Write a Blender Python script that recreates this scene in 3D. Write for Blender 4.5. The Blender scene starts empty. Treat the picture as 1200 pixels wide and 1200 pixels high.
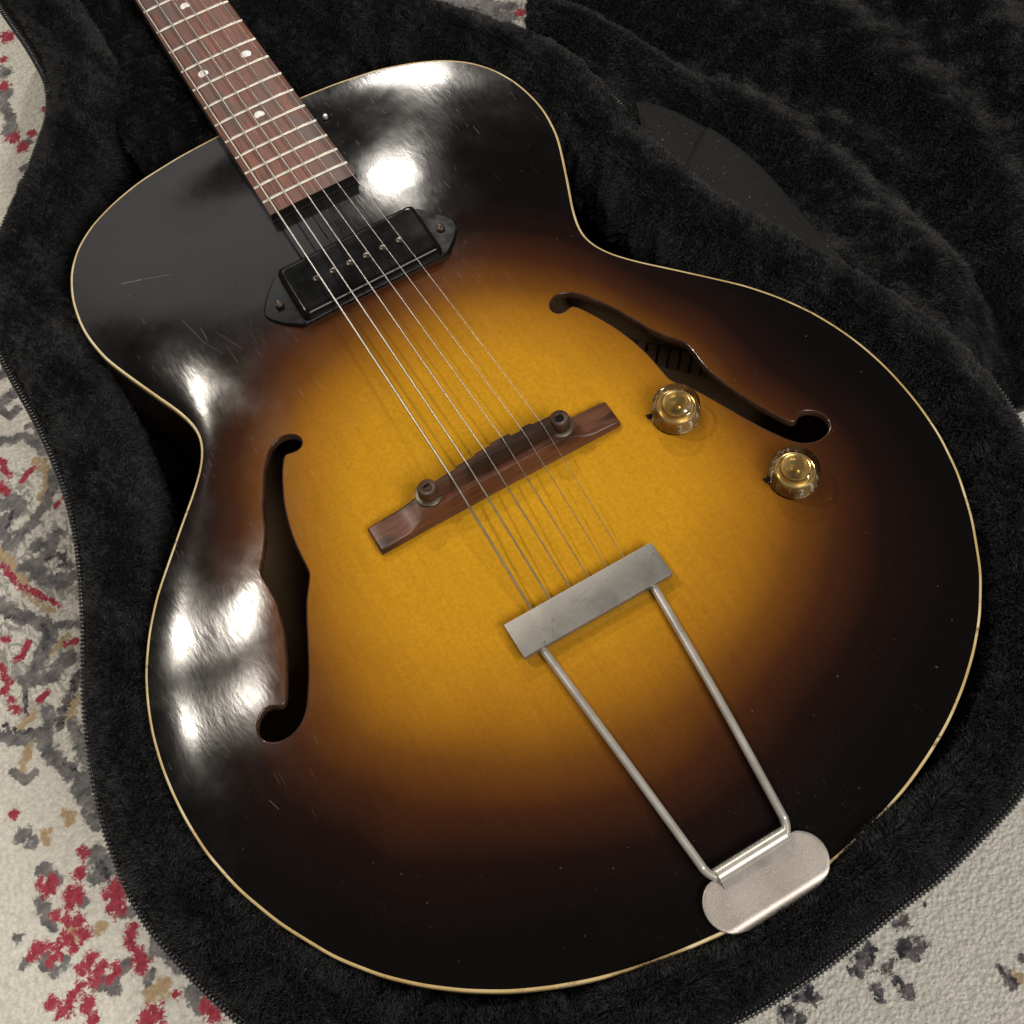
import bpy, bmesh, math
import numpy as np
from mathutils import Matrix, Vector
from mathutils.geometry import delaunay_2d_cdt

# ------------------------------------------------------------------ camera, light, exposure
SC = bpy.context.scene
COL = SC.collection
Z0 = 0.125                       # height of the guitar's binding edge over the carpet; model figures below are in mm from there
cam = bpy.data.cameras.new('camera')
cam_o = bpy.data.objects.new('camera', cam); COL.objects.link(cam_o)
Rc = Matrix(((0.864688, -0.49873, -0.059858), (0.470904, 0.763376, 0.442162), (-0.174826, -0.410519, 0.894936)))
cam_o.matrix_world = Matrix.Translation((-0.118819, -0.29855, 0.602942 + Z0)) @ Rc.transposed().to_4x4()
cam.sensor_width = 36; cam.lens = 47.614; cam.clip_start = 0.02; cam.clip_end = 50
SC.camera = cam_o

W = bpy.data.worlds.new('World'); SC.world = W; W.use_nodes = True
bgn = W.node_tree.nodes['Background']
bgn.inputs[0].default_value = (1.0, 0.95, 0.89, 1); bgn.inputs[1].default_value = 0.045

def area(name, loc, target, sx, sy, power, color):
    l = bpy.data.lights.new(name, 'AREA'); l.shape = 'RECTANGLE'; l.size = sx; l.size_y = sy
    l.energy = power; l.color = color
    o = bpy.data.objects.new(name, l); COL.objects.link(o); o.location = loc
    o.rotation_euler = (Vector(target) - Vector(loc)).to_track_quat('-Z', 'Y').to_euler()
    return o
WARM = (1.0, 0.91, 0.79)
area('ceiling_lamp', (-0.95, 1.56, 2.2 + Z0), (0, 0, .1), .10, .10, 17, WARM)
area('ceiling_lamp', (-1.02, 1.10, 2.2 + Z0), (0, 0, .1), .08, .08, 5.5, WARM)
area('ceiling_lamp', (0.92, 2.42, 2.0 + Z0), (0, .1, .1), 0.24, .09, 19, (1, .93, .84))
area('added_soft_light', (0.55, -1.9, 2.2), (0, -.1, .1), 1.8, 1.2, 48, (1, .95, .89))  # added soft fill behind the camera, brightens the carpet in the case's shadow
area('added_soft_light', (-0.15, 3.0, 2.7), (-.05, .1, .1), 1.5, 1.0, 7, (1, .97, .93))  # added dim light ahead, gives the soft grey sheen on the upper bout
SC.view_settings.view_transform = 'Standard'; SC.view_settings.look = 'None'
SC.view_settings.exposure = 0.42
SC.cycles.adaptive_threshold = 0.02; SC.view_settings.gamma = 1.0
SC.cycles.max_bounces = 8; SC.cycles.transparent_max_bounces = 12
SC.cycles.caustics_reflective = False; SC.cycles.caustics_refractive = False

# ------------------------------------------------------------------ mesh helpers (mm in, metres out)
rng = np.random.default_rng(7)
def loc(v, zoff=Z0 * 1000):
    v = np.asarray(v, float).reshape(-1, 3); return (v + [0, 0, zoff]) / 1000.0
GB = 100.0                       # the guitar empty stands 100 mm below the binding edge
def raw_obj(name, me, m=None, parent=None):
    o = bpy.data.objects.new(name, me); COL.objects.link(o)
    if parent is not None: o.parent = parent
    if m is not None and len(me.materials) == 0: me.materials.append(m)
    return o
def mesh(name, v, f, m=None, parent=None, smooth=True, zoff=None, sharp=None):
    me = bpy.data.meshes.new(name)
    zo = ZOFF if zoff is None else zoff
    me.from_pydata(loc(v, zo).tolist(), [], [tuple(int(i) for i in q) for q in f]); me.update()
    if smooth:
        me.polygons.foreach_set('use_smooth', [True] * len(me.polygons))
        if sharp: me.set_sharp_from_angle(angle=math.radians(sharp))
    return raw_obj(name, me, m, parent)
ZOFF = GB
def fix_normals(o):
    bm = bmesh.new(); bm.from_mesh(o.data); bmesh.ops.recalc_face_normals(bm, faces=bm.faces); bm.to_mesh(o.data); bm.free()
    return o
def grid_faces(a, b, ca=False, cb=False):
    f = []
    for i in range(a if ca else a - 1):
        for j in range(b if cb else b - 1):
            f.append((i * b + j, ((i + 1) % a) * b + j, ((i + 1) % a) * b + (j + 1) % b, i * b + (j + 1) % b))
    return f
def loft(name, rings, m, parent, closed=True, caps=True, smooth=True, sharp=35):
    R = np.asarray(rings, float); a, b = R.shape[:2]
    f = grid_faces(a, b, False, closed)
    if caps and closed: f += [tuple(range(b))[::-1], tuple((a - 1) * b + i for i in range(b))]
    o = mesh(name, R.reshape(-1, 3), f, m, parent, smooth); fix_normals(o)
    if smooth and sharp: o.data.set_sharp_from_angle(angle=math.radians(sharp))
    return o
def box(name, x0, x1, y0, y1, z0, z1, m, parent, bevel=0.0, seg=2):
    bm = bmesh.new(); bmesh.ops.create_cube(bm, size=1)
    for v in bm.verts:
        v.co = Vector(((x0 + x1) / 2 + v.co.x * (x1 - x0), (y0 + y1) / 2 + v.co.y * (y1 - y0), (z0 + z1) / 2 + v.co.z * (z1 - z0)))
    if bevel: bmesh.ops.bevel(bm, geom=list(bm.edges), offset=bevel, segments=seg, affect='EDGES', profile=.6)
    for v in bm.verts: v.co = Vector((v.co.x, v.co.y, v.co.z + ZOFF)) / 1000
    me = bpy.data.meshes.new(name); bm.to_mesh(me); bm.free()
    me.polygons.foreach_set('use_smooth', [True] * len(me.polygons)); me.set_sharp_from_angle(angle=math.radians(30))
    return raw_obj(name, me, m, parent)
def lathe(name, prof, c, m, parent, n=40, sharp=40, axis=None):
    prof = np.asarray(prof, float); a = np.linspace(0, 2 * math.pi, n, endpoint=False)
    rings = [[(c[0] + r * math.cos(t), c[1] + r * math.sin(t), c[2] + z) for t in a] for r, z in prof]
    if axis is not None:
        q = Vector((0, 0, 1)).rotation_difference(Vector(axis)).to_matrix(); cc = np.array(c)
        rings = (np.asarray(rings) - cc) @ np.array(q).T + cc
    return loft(name, rings, m, parent, True, True, True, sharp)
def tube(name, pts, r, m, parent, n=10, caps=True):
    P = np.asarray(pts, float); k = len(P); rr = np.broadcast_to(np.asarray(r, float), (k,))
    T = np.gradient(P, axis=0); T /= np.linalg.norm(T, axis=1)[:, None]
    up = np.array([0, 0, 1.0]) if abs(T[0][2]) < .9 else np.array([1.0, 0, 0])
    rings = []
    for i in range(k):
        u = np.cross(T[i], up); u /= np.linalg.norm(u); w = np.cross(u, T[i]); up = w
        rings.append([P[i] + rr[i] * (math.cos(a) * u + math.sin(a) * w) for a in np.linspace(0, 2 * math.pi, n, endpoint=False)])
    return loft(name, rings, m, parent, True, caps, True, 50)
def catmull(P, n):
    P = np.asarray(P, float); Q = np.vstack([2 * P[0] - P[1], P, 2 * P[-1] - P[-2]]); out = []
    for i in range(len(P) - 1):
        a, b, c, d = Q[i:i + 4]
        for t in np.linspace(0, 1, n, endpoint=False):
            out.append(.5 * (2 * b + (c - a) * t + (2 * a - 5 * b + 4 * c - d) * t * t + (3 * b - a - 3 * c + d) * t ** 3))
    out.append(P[-1]); return np.array(out)
def resample(P, n, closed=False):
    P = np.asarray(P, float)
    if closed: P = np.vstack([P, P[:1]])
    s = np.r_[0, np.cumsum(np.linalg.norm(np.diff(P, axis=0), axis=1))]
    t = np.linspace(0, s[-1], n + (1 if closed else 0))
    R = np.stack([np.interp(t, s, P[:, k]) for k in range(P.shape[1])], 1)
    return R[:-1] if closed else R
def smooth_closed(P, w):
    n = len(P); f = np.fft.fft(P, axis=0); k = np.fft.fftfreq(n) * n
    return np.fft.ifft(f * np.exp(-(k * w / n * 2 * np.pi) ** 2 / 2)[:, None], axis=0).real
def inside(P, x, y):
    c = np.zeros(np.shape(x), bool)
    for (x1, y1), (x2, y2) in zip(P, np.roll(P, -1, axis=0)):
        if y1 == y2: continue
        c ^= ((y1 > y) != (y2 > y)) & (x < (x2 - x1) * (y - y1) / (y2 - y1) + x1)
    return c
def offset(P, d):                # towards the inside of a closed polygon
    T = np.roll(P, -1, 0) - np.roll(P, 1, 0); T /= np.linalg.norm(T, axis=1)[:, None] + 1e-9
    N = np.stack([-T[:, 1], T[:, 0]], 1)
    A = np.sum(P[:, 0] * np.roll(P[:, 1], -1) - np.roll(P[:, 0], -1) * P[:, 1])
    return P + N * (d if A > 0 else -d)
def pl_dist(x, y, L):
    L = np.asarray(L, float); best = np.full(np.shape(x), 1e9)
    for (x1, y1), (x2, y2) in zip(L[:-1], L[1:]):
        dx, dy = x2 - x1, y2 - y1; t = np.clip(((x - x1) * dx + (y - y1) * dy) / (dx * dx + dy * dy), 0, 1)
        best = np.minimum(best, np.hypot(x - x1 - t * dx, y - y1 - t * dy))
    return best
def wob(x, y, s, seed):          # smooth pseudo noise, about -1..1
    r = np.random.default_rng(seed); v = 0
    for k in range(7):
        a = r.uniform(0, 6.28); f = r.uniform(.5, 1.6) / s; v = v + np.sin((x * math.cos(a) + y * math.sin(a)) * f * 6.28 + r.uniform(0, 6.28))
    return v / 3.6

# ------------------------------------------------------------------ materials
class NT:
    def __init__(s, name):
        s.m = bpy.data.materials.new(name); s.m.use_nodes = True; s.t = s.m.node_tree; s.n = s.t.nodes
        s.b = s.n['Principled BSDF']; s.out = s.n['Material Output']
    def add(s, typ, **kw):
        n = s.n.new(typ)
        for k, v in kw.items(): setattr(n, k, v)
        return n
    def link(s, a, b): s.t.links.new(a, b)
    def put(s, sock, v):
        if isinstance(v, bpy.types.NodeSocket): s.link(v, sock)
        else: sock.default_value = v
    def math(s, op, a, b=0.0, c=None, clamp=False):
        n = s.add('ShaderNodeMath', operation=op, use_clamp=clamp); s.put(n.inputs[0], a); s.put(n.inputs[1], b)
        if c is not None: s.put(n.inputs[2], c)
        return n.outputs[0]
    def pos(s): return s.add('ShaderNodeNewGeometry').outputs['Position']
    def mapv(s, v, scale=(1, 1, 1), rot=(0, 0, 0), off=(0, 0, 0)):
        n = s.add('ShaderNodeMapping'); s.link(v, n.inputs[0]); n.inputs['Scale'].default_value = scale
        n.inputs['Rotation'].default_value = rot; n.inputs['Location'].default_value = off; return n.outputs[0]
    def noise(s, v, scale, detail=3.0, rough=.55, dist=0.0):
        n = s.add('ShaderNodeTexNoise'); s.link(v, n.inputs['Vector']); n.inputs['Scale'].default_value = scale
        n.inputs['Detail'].default_value = detail; n.inputs['Roughness'].default_value = rough; n.inputs['Distortion'].default_value = dist
        return n.outputs['Fac']
    def ramp(s, fac, stops, interp='LINEAR'):
        n = s.add('ShaderNodeValToRGB'); s.put(n.inputs[0], fac); n.color_ramp.interpolation = interp
        e = n.color_ramp.elements
        while len(e) < len(stops): e.new(.5)
        for el, (p, c) in zip(e, stops):
            el.position = p; el.color = (c[0], c[1], c[2], 1) if not isinstance(c, (int, float)) else (c, c, c, 1)
        return n.outputs[0]
    def mix(s, fac, a, b, mode='MIX'):
        n = s.add('ShaderNodeMix', data_type='RGBA', blend_type=mode)
        s.put(n.inputs[0], fac)
        for sk, v in ((n.inputs[6], a), (n.inputs[7], b)):
            if isinstance(v, tuple) and len(v) == 3: v = (*v, 1)
            s.put(sk, v)
        return n.outputs[2]
    def bump(s, h, strength, dist, normal=None):
        n = s.add('ShaderNodeBump'); s.put(n.inputs['Height'], h); n.inputs['Strength'].default_value = strength
        n.inputs['Distance'].default_value = dist
        if normal is not None: s.link(normal, n.inputs['Normal'])
        return n.outputs[0]
    def attr(s, name): return s.add('ShaderNodeAttribute', attribute_name=name).outputs['Fac']
    def set(s, **kw):
        names = {'color': 'Base Color', 'rough': 'Roughness', 'metal': 'Metallic', 'spec': 'Specular IOR Level', 'normal': 'Normal',
                 'coat': 'Coat Weight', 'coat_rough': 'Coat Roughness', 'sheen': 'Sheen Weight', 'sheen_rough': 'Sheen Roughness'}
        for k, v in kw.items():
            if isinstance(v, tuple) and len(v) == 3: v = (*v, 1)
            s.put(s.b.inputs[names[k]], v)
        return s.m
    def segs(s, p, L):           # mask of thin straight scratches, (x1,y1,x2,y2,width mm) in scene xy
        sp = s.add('ShaderNodeSeparateXYZ'); s.link(p, sp.inputs[0]); tot = None
        for x1, y1, x2, y2, w in L:
            ln = math.hypot(x2 - x1, y2 - y1); ux, uy = (x2 - x1) / ln, (y2 - y1) / ln
            dx = s.math('SUBTRACT', sp.outputs[0], x1 / 1000); dy = s.math('SUBTRACT', sp.outputs[1], y1 / 1000)
            al = s.math('ADD', s.math('MULTIPLY', dx, ux), s.math('MULTIPLY', dy, uy))
            ac = s.math('ABSOLUTE', s.math('SUBTRACT', s.math('MULTIPLY', dx, uy), s.math('MULTIPLY', dy, ux)))
            on = s.math('MULTIPLY', s.math('COMPARE', al, ln / 2000, ln / 2000), s.math('LESS_THAN', ac, w / 2000))
            tot = on if tot is None else s.math('MAXIMUM', tot, on)
        return tot

def fine_scratches(t, p):
    """long thin random hairline scratches as a 0..1 mask"""
    tot = None
    for rot, sc, th in ((.5, 55, .808), (2.1, 70, .80), (1.25, 48, .815)):
        v = t.mapv(p, (1, .035, 1), (0, 0, rot))
        n = t.noise(v, sc * 26, 0, .4)
        gate = t.noise(t.mapv(p, (1, 1, 1), (0, 0, 0), (rot, rot * 2, 0)), 32, 1)
        m = t.math('MULTIPLY', t.math('GREATER_THAN', n, th), t.math('GREATER_THAN', gate, .57))
        tot = m if tot is None else t.math('MAXIMUM', tot, m)
    return tot

def lacquer(name, kind):
    t = NT(name); p = t.pos()
    grain = t.noise(t.mapv(p, (1, .07, 1)), 330, 3, .7)
    fleck = t.noise(p, 480, 3, .8)
    soft = t.noise(p, 14, 1)
    if kind == 'top':
        b = t.attr('burst')
        b2 = t.math('ADD', b, t.math('MULTIPLY', t.math('SUBTRACT', soft, .5), .10))
        b2 = t.math('ADD', b2, t.math('MULTIPLY', t.math('SUBTRACT', fleck, .5), .05))
        col = t.ramp(t.math('MULTIPLY', b2, .5), [(.0, (.59, .303, .015)), (.26, (.51, .246, .013)), (.36, (.32, .135, .010)), (.425, (.145, .052, .008)),
                                                  (.49, (.050, .016, .006)), (.555, (.012, .005, .004)), (.64, (.004, .0032, .0032)), (1, (.003, .0028, .0028))])
        v = t.math('ADD', .50, t.math('MULTIPLY', t.math('ADD', t.math('MULTIPLY', grain, .28), t.math('MULTIPLY', fleck, .72)), .98))
        vc = t.add('ShaderNodeCombineColor'); [t.link(v, vc.inputs[i]) for i in range(3)]
        col = t.mix(1.0, col, vc.outputs[0], 'MULTIPLY')
        gouge = t.segs(p, [(-115.4, 213.1, -104, 208.5, .55), (-103, 208, -89.6, 201.8, .22), (-152, -22, -140, -36, .25), (-96, 170, -92, 150, .2),
                           (-146, -30, -148, -34, .4), (-168, -92, -166, -98, .25), (-84, 152, -76, 133, .14), (-92, 150, -86, 137, .12)])
        chip = t.math('GREATER_THAN', t.noise(p, 520, 0), .89)
        col = t.mix(t.math('MULTIPLY', gouge, .28), col, (.42, .33, .22))
        col = t.mix(t.math('MULTIPLY', chip, .30), col, (.25, .20, .14))
    else:
        col = t.mix(t.ramp(soft, [(.35, 0.0), (.75, 1.0)]), (.006, .004, .004), (.035, .014, .007)); gouge = None
    fs = fine_scratches(t, p)
    rough = t.math('ADD', t.math('ADD', .065, t.math('MULTIPLY', t.noise(p, 60, 2), .13)), t.math('MULTIPLY', fs, .22))
    micro = t.noise(t.mapv(p, (1, .35, 1), (0, 0, .9)), 260, 2, .6)
    nb = t.bump(micro, .062, .0005)
    nb = t.bump(t.noise(p, 38, 0), .03, .004, nb)
    return t.set(color=col, rough=rough, spec=.25, normal=nb)

def m_simple(name, col, rough=.5, metal=0.0, spec=.5, var=.25, scale=120, bump=0.0, stretch=(1, 1, 1)):
    t = NT(name); p = t.mapv(t.pos(), stretch); n = t.noise(p, scale, 4, .6)
    lo = tuple(c * (1 - var) for c in col); hi = tuple(min(1, c * (1 + var)) for c in col)
    c = t.ramp(n, [(.3, lo), (.7, hi)])
    kw = dict(color=c, rough=t.math('ADD', rough, t.math('MULTIPLY', t.math('SUBTRACT', n, .5), .25)), metal=metal, spec=spec)
    if bump: kw['normal'] = t.bump(t.noise(p, scale * 4, 3), bump, .0005)
    return t.set(**kw)

def m_rosewood(name, a, b, axis=1, rough=.45):
    t = NT(name); st = (1, .07, 1) if axis == 1 else (.07, 1, 1)
    p = t.mapv(t.pos(), st); n = t.noise(p, 420, 4, .65, .6); n2 = t.noise(t.mapv(t.pos(), tuple(.3 if q == 1 else q for q in st)), 260, 2)
    col = t.ramp(n, [(.28, a), (.5, tuple((x + y) / 2 for x, y in zip(a, b))), (.72, b)])
    col = t.mix(t.ramp(n2, [(.48, 0.0), (.58, .85)]), col, tuple(x * .45 for x in a))
    return t.set(color=col, rough=t.math('ADD', rough, t.math('MULTIPLY', n, .2)), spec=.4, normal=t.bump(n, .25, .0004))

M = {}
M['top'] = lacquer('sunburst_lacquer', 'top')
M['side'] = lacquer('dark_side_lacquer', 'side')
t = NT('aged_binding'); p = t.pos(); n = t.noise(p, 45, 4); n2 = t.noise(p, 160, 4, .7)
c = t.ramp(n, [(.25, (.42, .28, .10)), (.5, (.56, .42, .19)), (.75, (.74, .64, .42))])
c = t.mix(t.ramp(n2, [(.58, 0.0), (.68, .8)]), c, (.10, .05, .02))
M['binding'] = t.set(color=c, rough=.35, normal=t.bump(n2, .2, .0004))
M['edge'] = m_simple('worn_hole_edge', (.055, .028, .017), .14, var=.5, scale=90)
M['inner_wood'] = m_simple('interior_maple', (.36, .235, .13), .8, spec=.15, var=.35, scale=30, stretch=(1, .1, 1))
M['kerf'] = m_simple('kerfed_spruce', (.20, .125, .075), .75, var=.3)
t = NT('fingerboard_rosewood'); p = t.pos()
n = t.noise(t.mapv(p, (1, .06, 1)), 520, 4, .7, .4); n2 = t.noise(t.mapv(p, (1, .35, 1)), 60, 3)
c = t.ramp(n, [(.30, (.050, .015, .009)), (.48, (.165, .052, .030)), (.72, (.29, .105, .062))])
c = t.mix(t.ramp(n2, [(.48, 0.0), (.66, .55)]), c, (.10, .058, .044))
pat = t.math('MULTIPLY', t.attr('wear'), t.ramp(t.noise(t.mapv(p, (1, .5, 1)), 95, 3), [(.40, 0.0), (.55, 1.0)]))
c = t.mix(t.math('MULTIPLY', pat, .8), c, (.085, .072, .068))
M['board'] = t.set(color=c, rough=t.math('ADD', .38, t.math('MULTIPLY', n, .2)), spec=.45, normal=t.bump(n, .3, .0004))
M['bridge'] = m_rosewood('bridge_rosewood', (.060, .021, .010), (.175, .064, .031), 0, .28)
M['saddle'] = m_rosewood('saddle_rosewood', (.036, .016, .008), (.098, .043, .022), 0, .32)
M['black_plastic'] = m_simple('black_pickup_plastic', (.005, .005, .005), .15, spec=.28, var=.3, scale=60, bump=.05)
M['black_wood'] = m_simple('black_neck_lacquer', (.007, .006, .006), .22, var=.3, scale=50)
M['nickel'] = m_simple('aged_nickel', (.56, .53, .48), .36, metal=.55, var=.14, scale=70, bump=.06)
t = NT('tarnished_nickel_bar'); p = t.pos(); n = t.noise(p, 60, 5, .65, .8); n2 = t.noise(p, 260, 3, .6, 1.5)
c = t.ramp(n, [(.3, (.27, .257, .235)), (.55, (.33, .315, .288)), (.75, (.37, .355, .325))])
c = t.mix(t.ramp(n2, [(.6, 0.0), (.7, .5)]), c, (.17, .155, .14))
st = t.segs(p, [(-27, -86.5, -19, -94.5, .7), (-6, -88, 4, -85, 1.0), (-4, -90, 3, -88, .7), (-30, -83, -24, -87, .5)])
c = t.mix(t.math('MULTIPLY', st, .18), c, (.13, .12, .11))
M['bar'] = t.set(color=c, rough=t.math('ADD', .40, t.math('MULTIPLY', n, .18)), metal=.85, normal=t.bump(n2, .08, .0003))
t = NT('sparkly_plate_nickel'); p = t.pos(); n = t.noise(p, 55, 3); s_ = t.noise(p, 1500, 1, .5)
c = t.ramp(n, [(.3, (.40, .355, .315)), (.7, (.52, .475, .425))])
c = t.mix(t.ramp(s_, [(.6, 0.0), (.72, .45)]), c, (.75, .72, .66))
M['plate'] = t.set(color=c, rough=.47, metal=.85, normal=t.bump(s_, .18, .0003))
M['fret'] = m_simple('fret_nickel', (.56, .53, .46), .40, metal=1.0, var=.1)
M['string'] = m_simple('string_steel', (.50, .48, .44), .42, metal=1.0, var=.08)
M['wound'] = m_simple('wound_string', (.52, .49, .43), .42, metal=1.0, var=.08)
M['brass'] = m_simple('tarnished_brass', (.15, .135, .10), .45, metal=.7, var=.3)
M['screw'] = m_simple('rusty_screw', (.11, .085, .07), .45, metal=.8, var=.5, scale=600)
M['pole'] = m_simple('pole_steel', (.16, .14, .12), .32, metal=1.0, var=.4, scale=500)
M['pearl'] = m_simple('pearl_dot', (.80, .79, .75), .25, var=.06)
M['gold'] = m_simple('gold_paint', (.92, .70, .33), .22, metal=.62, var=.12, scale=200)
M['gold_side'] = m_simple('gold_skirt', (.58, .41, .19), .33, metal=.5, var=.15, scale=200)
M['print'] = m_simple('cream_print', (.95, .91, .80), .5, var=.05)
t = NT('clear_acrylic'); tr = t.add('ShaderNodeBsdfTransparent'); tr.inputs[0].default_value = (.96, .93, .86, 1)
gl = t.add('ShaderNodeBsdfGlossy'); gl.inputs['Roughness'].default_value = .06; fr = t.add('ShaderNodeFresnel'); fr.inputs[0].default_value = 1.49
mx = t.add('ShaderNodeMixShader'); t.link(fr.outputs[0], mx.inputs[0]); t.link(tr.outputs[0], mx.inputs[1]); t.link(gl.outputs[0], mx.inputs[2]); t.link(mx.outputs[0], t.out.inputs[0])
M['acrylic'] = t.m
M['pointer'] = m_simple('dark_pointer', (.035, .03, .028), .3, metal=.8, var=.2)
# case
M['lining'] = m_simple('plush_backing', (.010, .010, .0105), .95, spec=.05, var=.3, scale=200)
t = NT('plush_fibre'); n = t.noise(t.pos(), 35, 3)
M['pile'] = t.set(color=t.ramp(n, [(.3, (.012, .0122, .0132)), (.7, (.027, .0275, .0292))]), rough=.45, spec=.5)
M['nylon'] = m_simple('black_nylon', (.014, .014, .015), .6, var=.2, scale=900, bump=.3)
t = NT('zip_tape'); w = t.add('ShaderNodeTexWave', wave_type='BANDS', bands_direction='DIAGONAL'); t.link(t.pos(), w.inputs[0]); w.inputs['Scale'].default_value = 130
M['tape'] = t.set(color=t.ramp(w.outputs['Fac'], [(.2, (.020, .020, .021)), (.8, (.075, .076, .078))]), rough=.65, normal=t.bump(w.outputs['Fac'], .6, .0008))
M['teeth'] = m_simple('zip_teeth_plastic', (.030, .030, .031), .18, var=.2)
t = NT('ribbed_hinge_cloth'); p = t.pos(); w = t.add('ShaderNodeTexWave', wave_type='BANDS', bands_direction='X'); t.link(t.mapv(p, (1, 1, 1), (0, 0, .22)), w.inputs[0]); w.inputs['Scale'].default_value = 205; w.inputs['Distortion'].default_value = .6
spk = t.math('GREATER_THAN', t.noise(p, 1500, 0), .85)
M['ribbed'] = t.set(color=t.mix(t.math('MULTIPLY', spk, .8), t.ramp(t.math('ADD', t.math('MULTIPLY', w.outputs['Fac'], .6), t.math('MULTIPLY', t.noise(p, 900, 2), .4)), [(.25, (.006, .006, .006)), (.8, (.017, .017, .017))]), (.6, .6, .6)), rough=.75, spec=.2, normal=t.bump(w.outputs['Fac'], .3, .0006))

# ------------------------------------------------------------------ things
def tag(o, label=None, cat=None, kind=None, group=None):
    if label: o['label'] = label
    if cat: o['category'] = cat
    if kind: o['kind'] = kind
    if group: o['group'] = group
    return o
def empty(name, z):
    o = bpy.data.objects.new(name, None); COL.objects.link(o); o.location = (0, 0, z); o.empty_display_size = .05; return o

# ================================================================== carpet
RED = [(-101,578,6.6),(-111,558,3.3),(-120,533,5.2),(-103,495,3.2),(-132,482,5.7),(-129,470,5.0),(-119,479,3.8),(-233,230,3.3),(-236,214,5.5),(-222,216,3.3),(-217,219,2.7),(-209,188,2.7),(-256,162,3.2),(-253,152,3.2),(-250,143,4.2),(-246,137,3.7),(-241,130,4.2),(-237,123,3.6),(-270,119,3.1),(-263,112,4.6),(-263,106,4.1),(-238,97,3.6),(-270,101,3.1),(-281,100,4.6),(-282,90,4.0),(-282,78,3.5),(-266,74,2.5),(-298,47,3.0),(-282,26,2.9),(-282,21,2.4),(-305,25,4.9),(-305,19,3.4),(-279,-21,3.8),(-302,-28,6.1),(-306,-24,2.8),(-292,-40,6.6),(-285,-30,4.2),(-296,-43,3.7),(-270,-49,6.1),(-274,-57,5.6),(-276,-49,3.7),(-305,-44,3.7),(-300,-51,3.7),(-295,-54,4.2),(-295,-62,4.2),(-304,-59,4.6),(-303,-65,3.7),(-319,-56,4.6),(-324,-57,3.2),(-314,-58,3.7),(-311,-64,3.7),(-316,-66,2.8),(-272,-73,4.6),(-276,-78,3.7),(-273,-85,3.7),(-274,-92,5.0),(-275,-88,3.2),(-296,-75,4.1),(-302,-78,4.1),(-298,-86,4.5),(-293,-81,3.6),(-307,-85,3.2),(-287,-87,4.1),(-292,-90,2.7),(-318,-92,5.4),(-306,-96,5.0),(-323,-85,4.1),(-312,-88,3.6),(-307,-103,4.0),(-278,-118,5.8),(-283,-118,4.5),(-264,-115,3.1),(-251,-133,5.8),(-253,-127,4.0),(233,386,4.4),(221,378,2.5),(229,367,3.1)]
GREY = [(-132,490,5.1),(-116,546,5.2),(-122,525,4.5),(-126,472,3.8),(-135,451,3.1),(-273,-29,4.3),(-272,-36,6.1),(-278,-37,3.8),(-255,-119,4.0),(-255,-126,3.6),(-264,13,5.8),(-257,17,4.9),(-269,31,7.8),(-278,30,4.4),(-257,61,10.0),(-248,65,7.0),(-269,51,5.9),(-289,60,7.0),(-280,63,5.0),(-304,5,3.8),(-309,-33,2.8),(-309,-38,3.3),(-318,-64,3.7),(-316,-72,2.7),(-309,-70,2.7),(-296,-90,3.6),(-291,-96,2.7),(-262,-85,3.7),(-267,-89,2.7),(-259,-102,3.2),(-301,-2,2.9),(-300,-18,2.8),(201,413,8.9),(215,400,7.6),(204,399,6.3),(222,387,5.7),(190,425,7.6),(-326,-45,2.3),(-289,-46,2.8),(-270,-63,3.2),(-221,257,5.6),(-210,265,6.7),(-225,188,7.5),(-240,197,5.4),(-238,169,8.5),(-219,158,8.5),(-230,151,6.3),(-259,142,5.2),(-230,138,6.3),(-251,112,6.2),(-238,111,7.2),(-243,85,6.1),(-254,90,5.1),(-256,128,4.7),(-225,122,4.7),(-205,292,5.7),(-203,276,5.1),(-205,232,5.0),(-206,215,4.4),(-221,169,5.3),(-240,184,4.8)]
DARK = [(49,-279,5.6),(55,-276,3.9),(43,-283,3.0),(41,-280,2.6),(71,-285,6.0),(78,-287,3.9),(72,-291,3.0),(46,-294,3.8),(45,-299,2.5),(56,-289,3.0),(59,-287,2.6),(57,-295,2.5),(58,-301,3.8),(59,-305,2.5),(15,-278,4.7),(17,-282,3.4),(10,-277,3.0),(1,-281,5.1),(5,-286,3.4),(78,-273,3.9),(73,-273,2.6),(92,-273,1.7),(105,-321,3.4),(106,-326,3.4),(105,-316,2.1),(-239,200,3.2),(-225,161,4.2),(-225,151,3.2),(-245,164,3.7),(-257,61,3.5),(198,414,3.8),(117,-318,2.5),(-273,-36,2.8),(-249,125,2.6)]
TAN = [(-214,209,5.5),(-216,200,4.3),(-251,182,4.3),(-250,173,3.2),(-248,133,4.2),(-239,137,3.1),(-286,44,5.9),(-281,49,4.9),(-291,41,3.4),(-278,1,3.8),(-294,-1,2.9),(-291,0,1.9),(-253,53,6.0),(-259,49,4.0),(-299,-57,3.2),(-296,-54,2.3),(-286,-63,3.7),(-269,-108,5.4),(-276,-107,3.6),(-274,-77,1.8),(110,-325,2.9),(109,-321,2.1),(-274,95,4.6),(-275,108,4.1),(-270,69,3.0),(-215,268,4.5),(-290,-40,2.3)]
def loose(L): return [c for c in L if not (c[0] < -180 and 20 < c[1] < 320)]
RED, GREY, DARK, TAN = loose(RED), loose(GREY), loose(DARK), loose(TAN)
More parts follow.
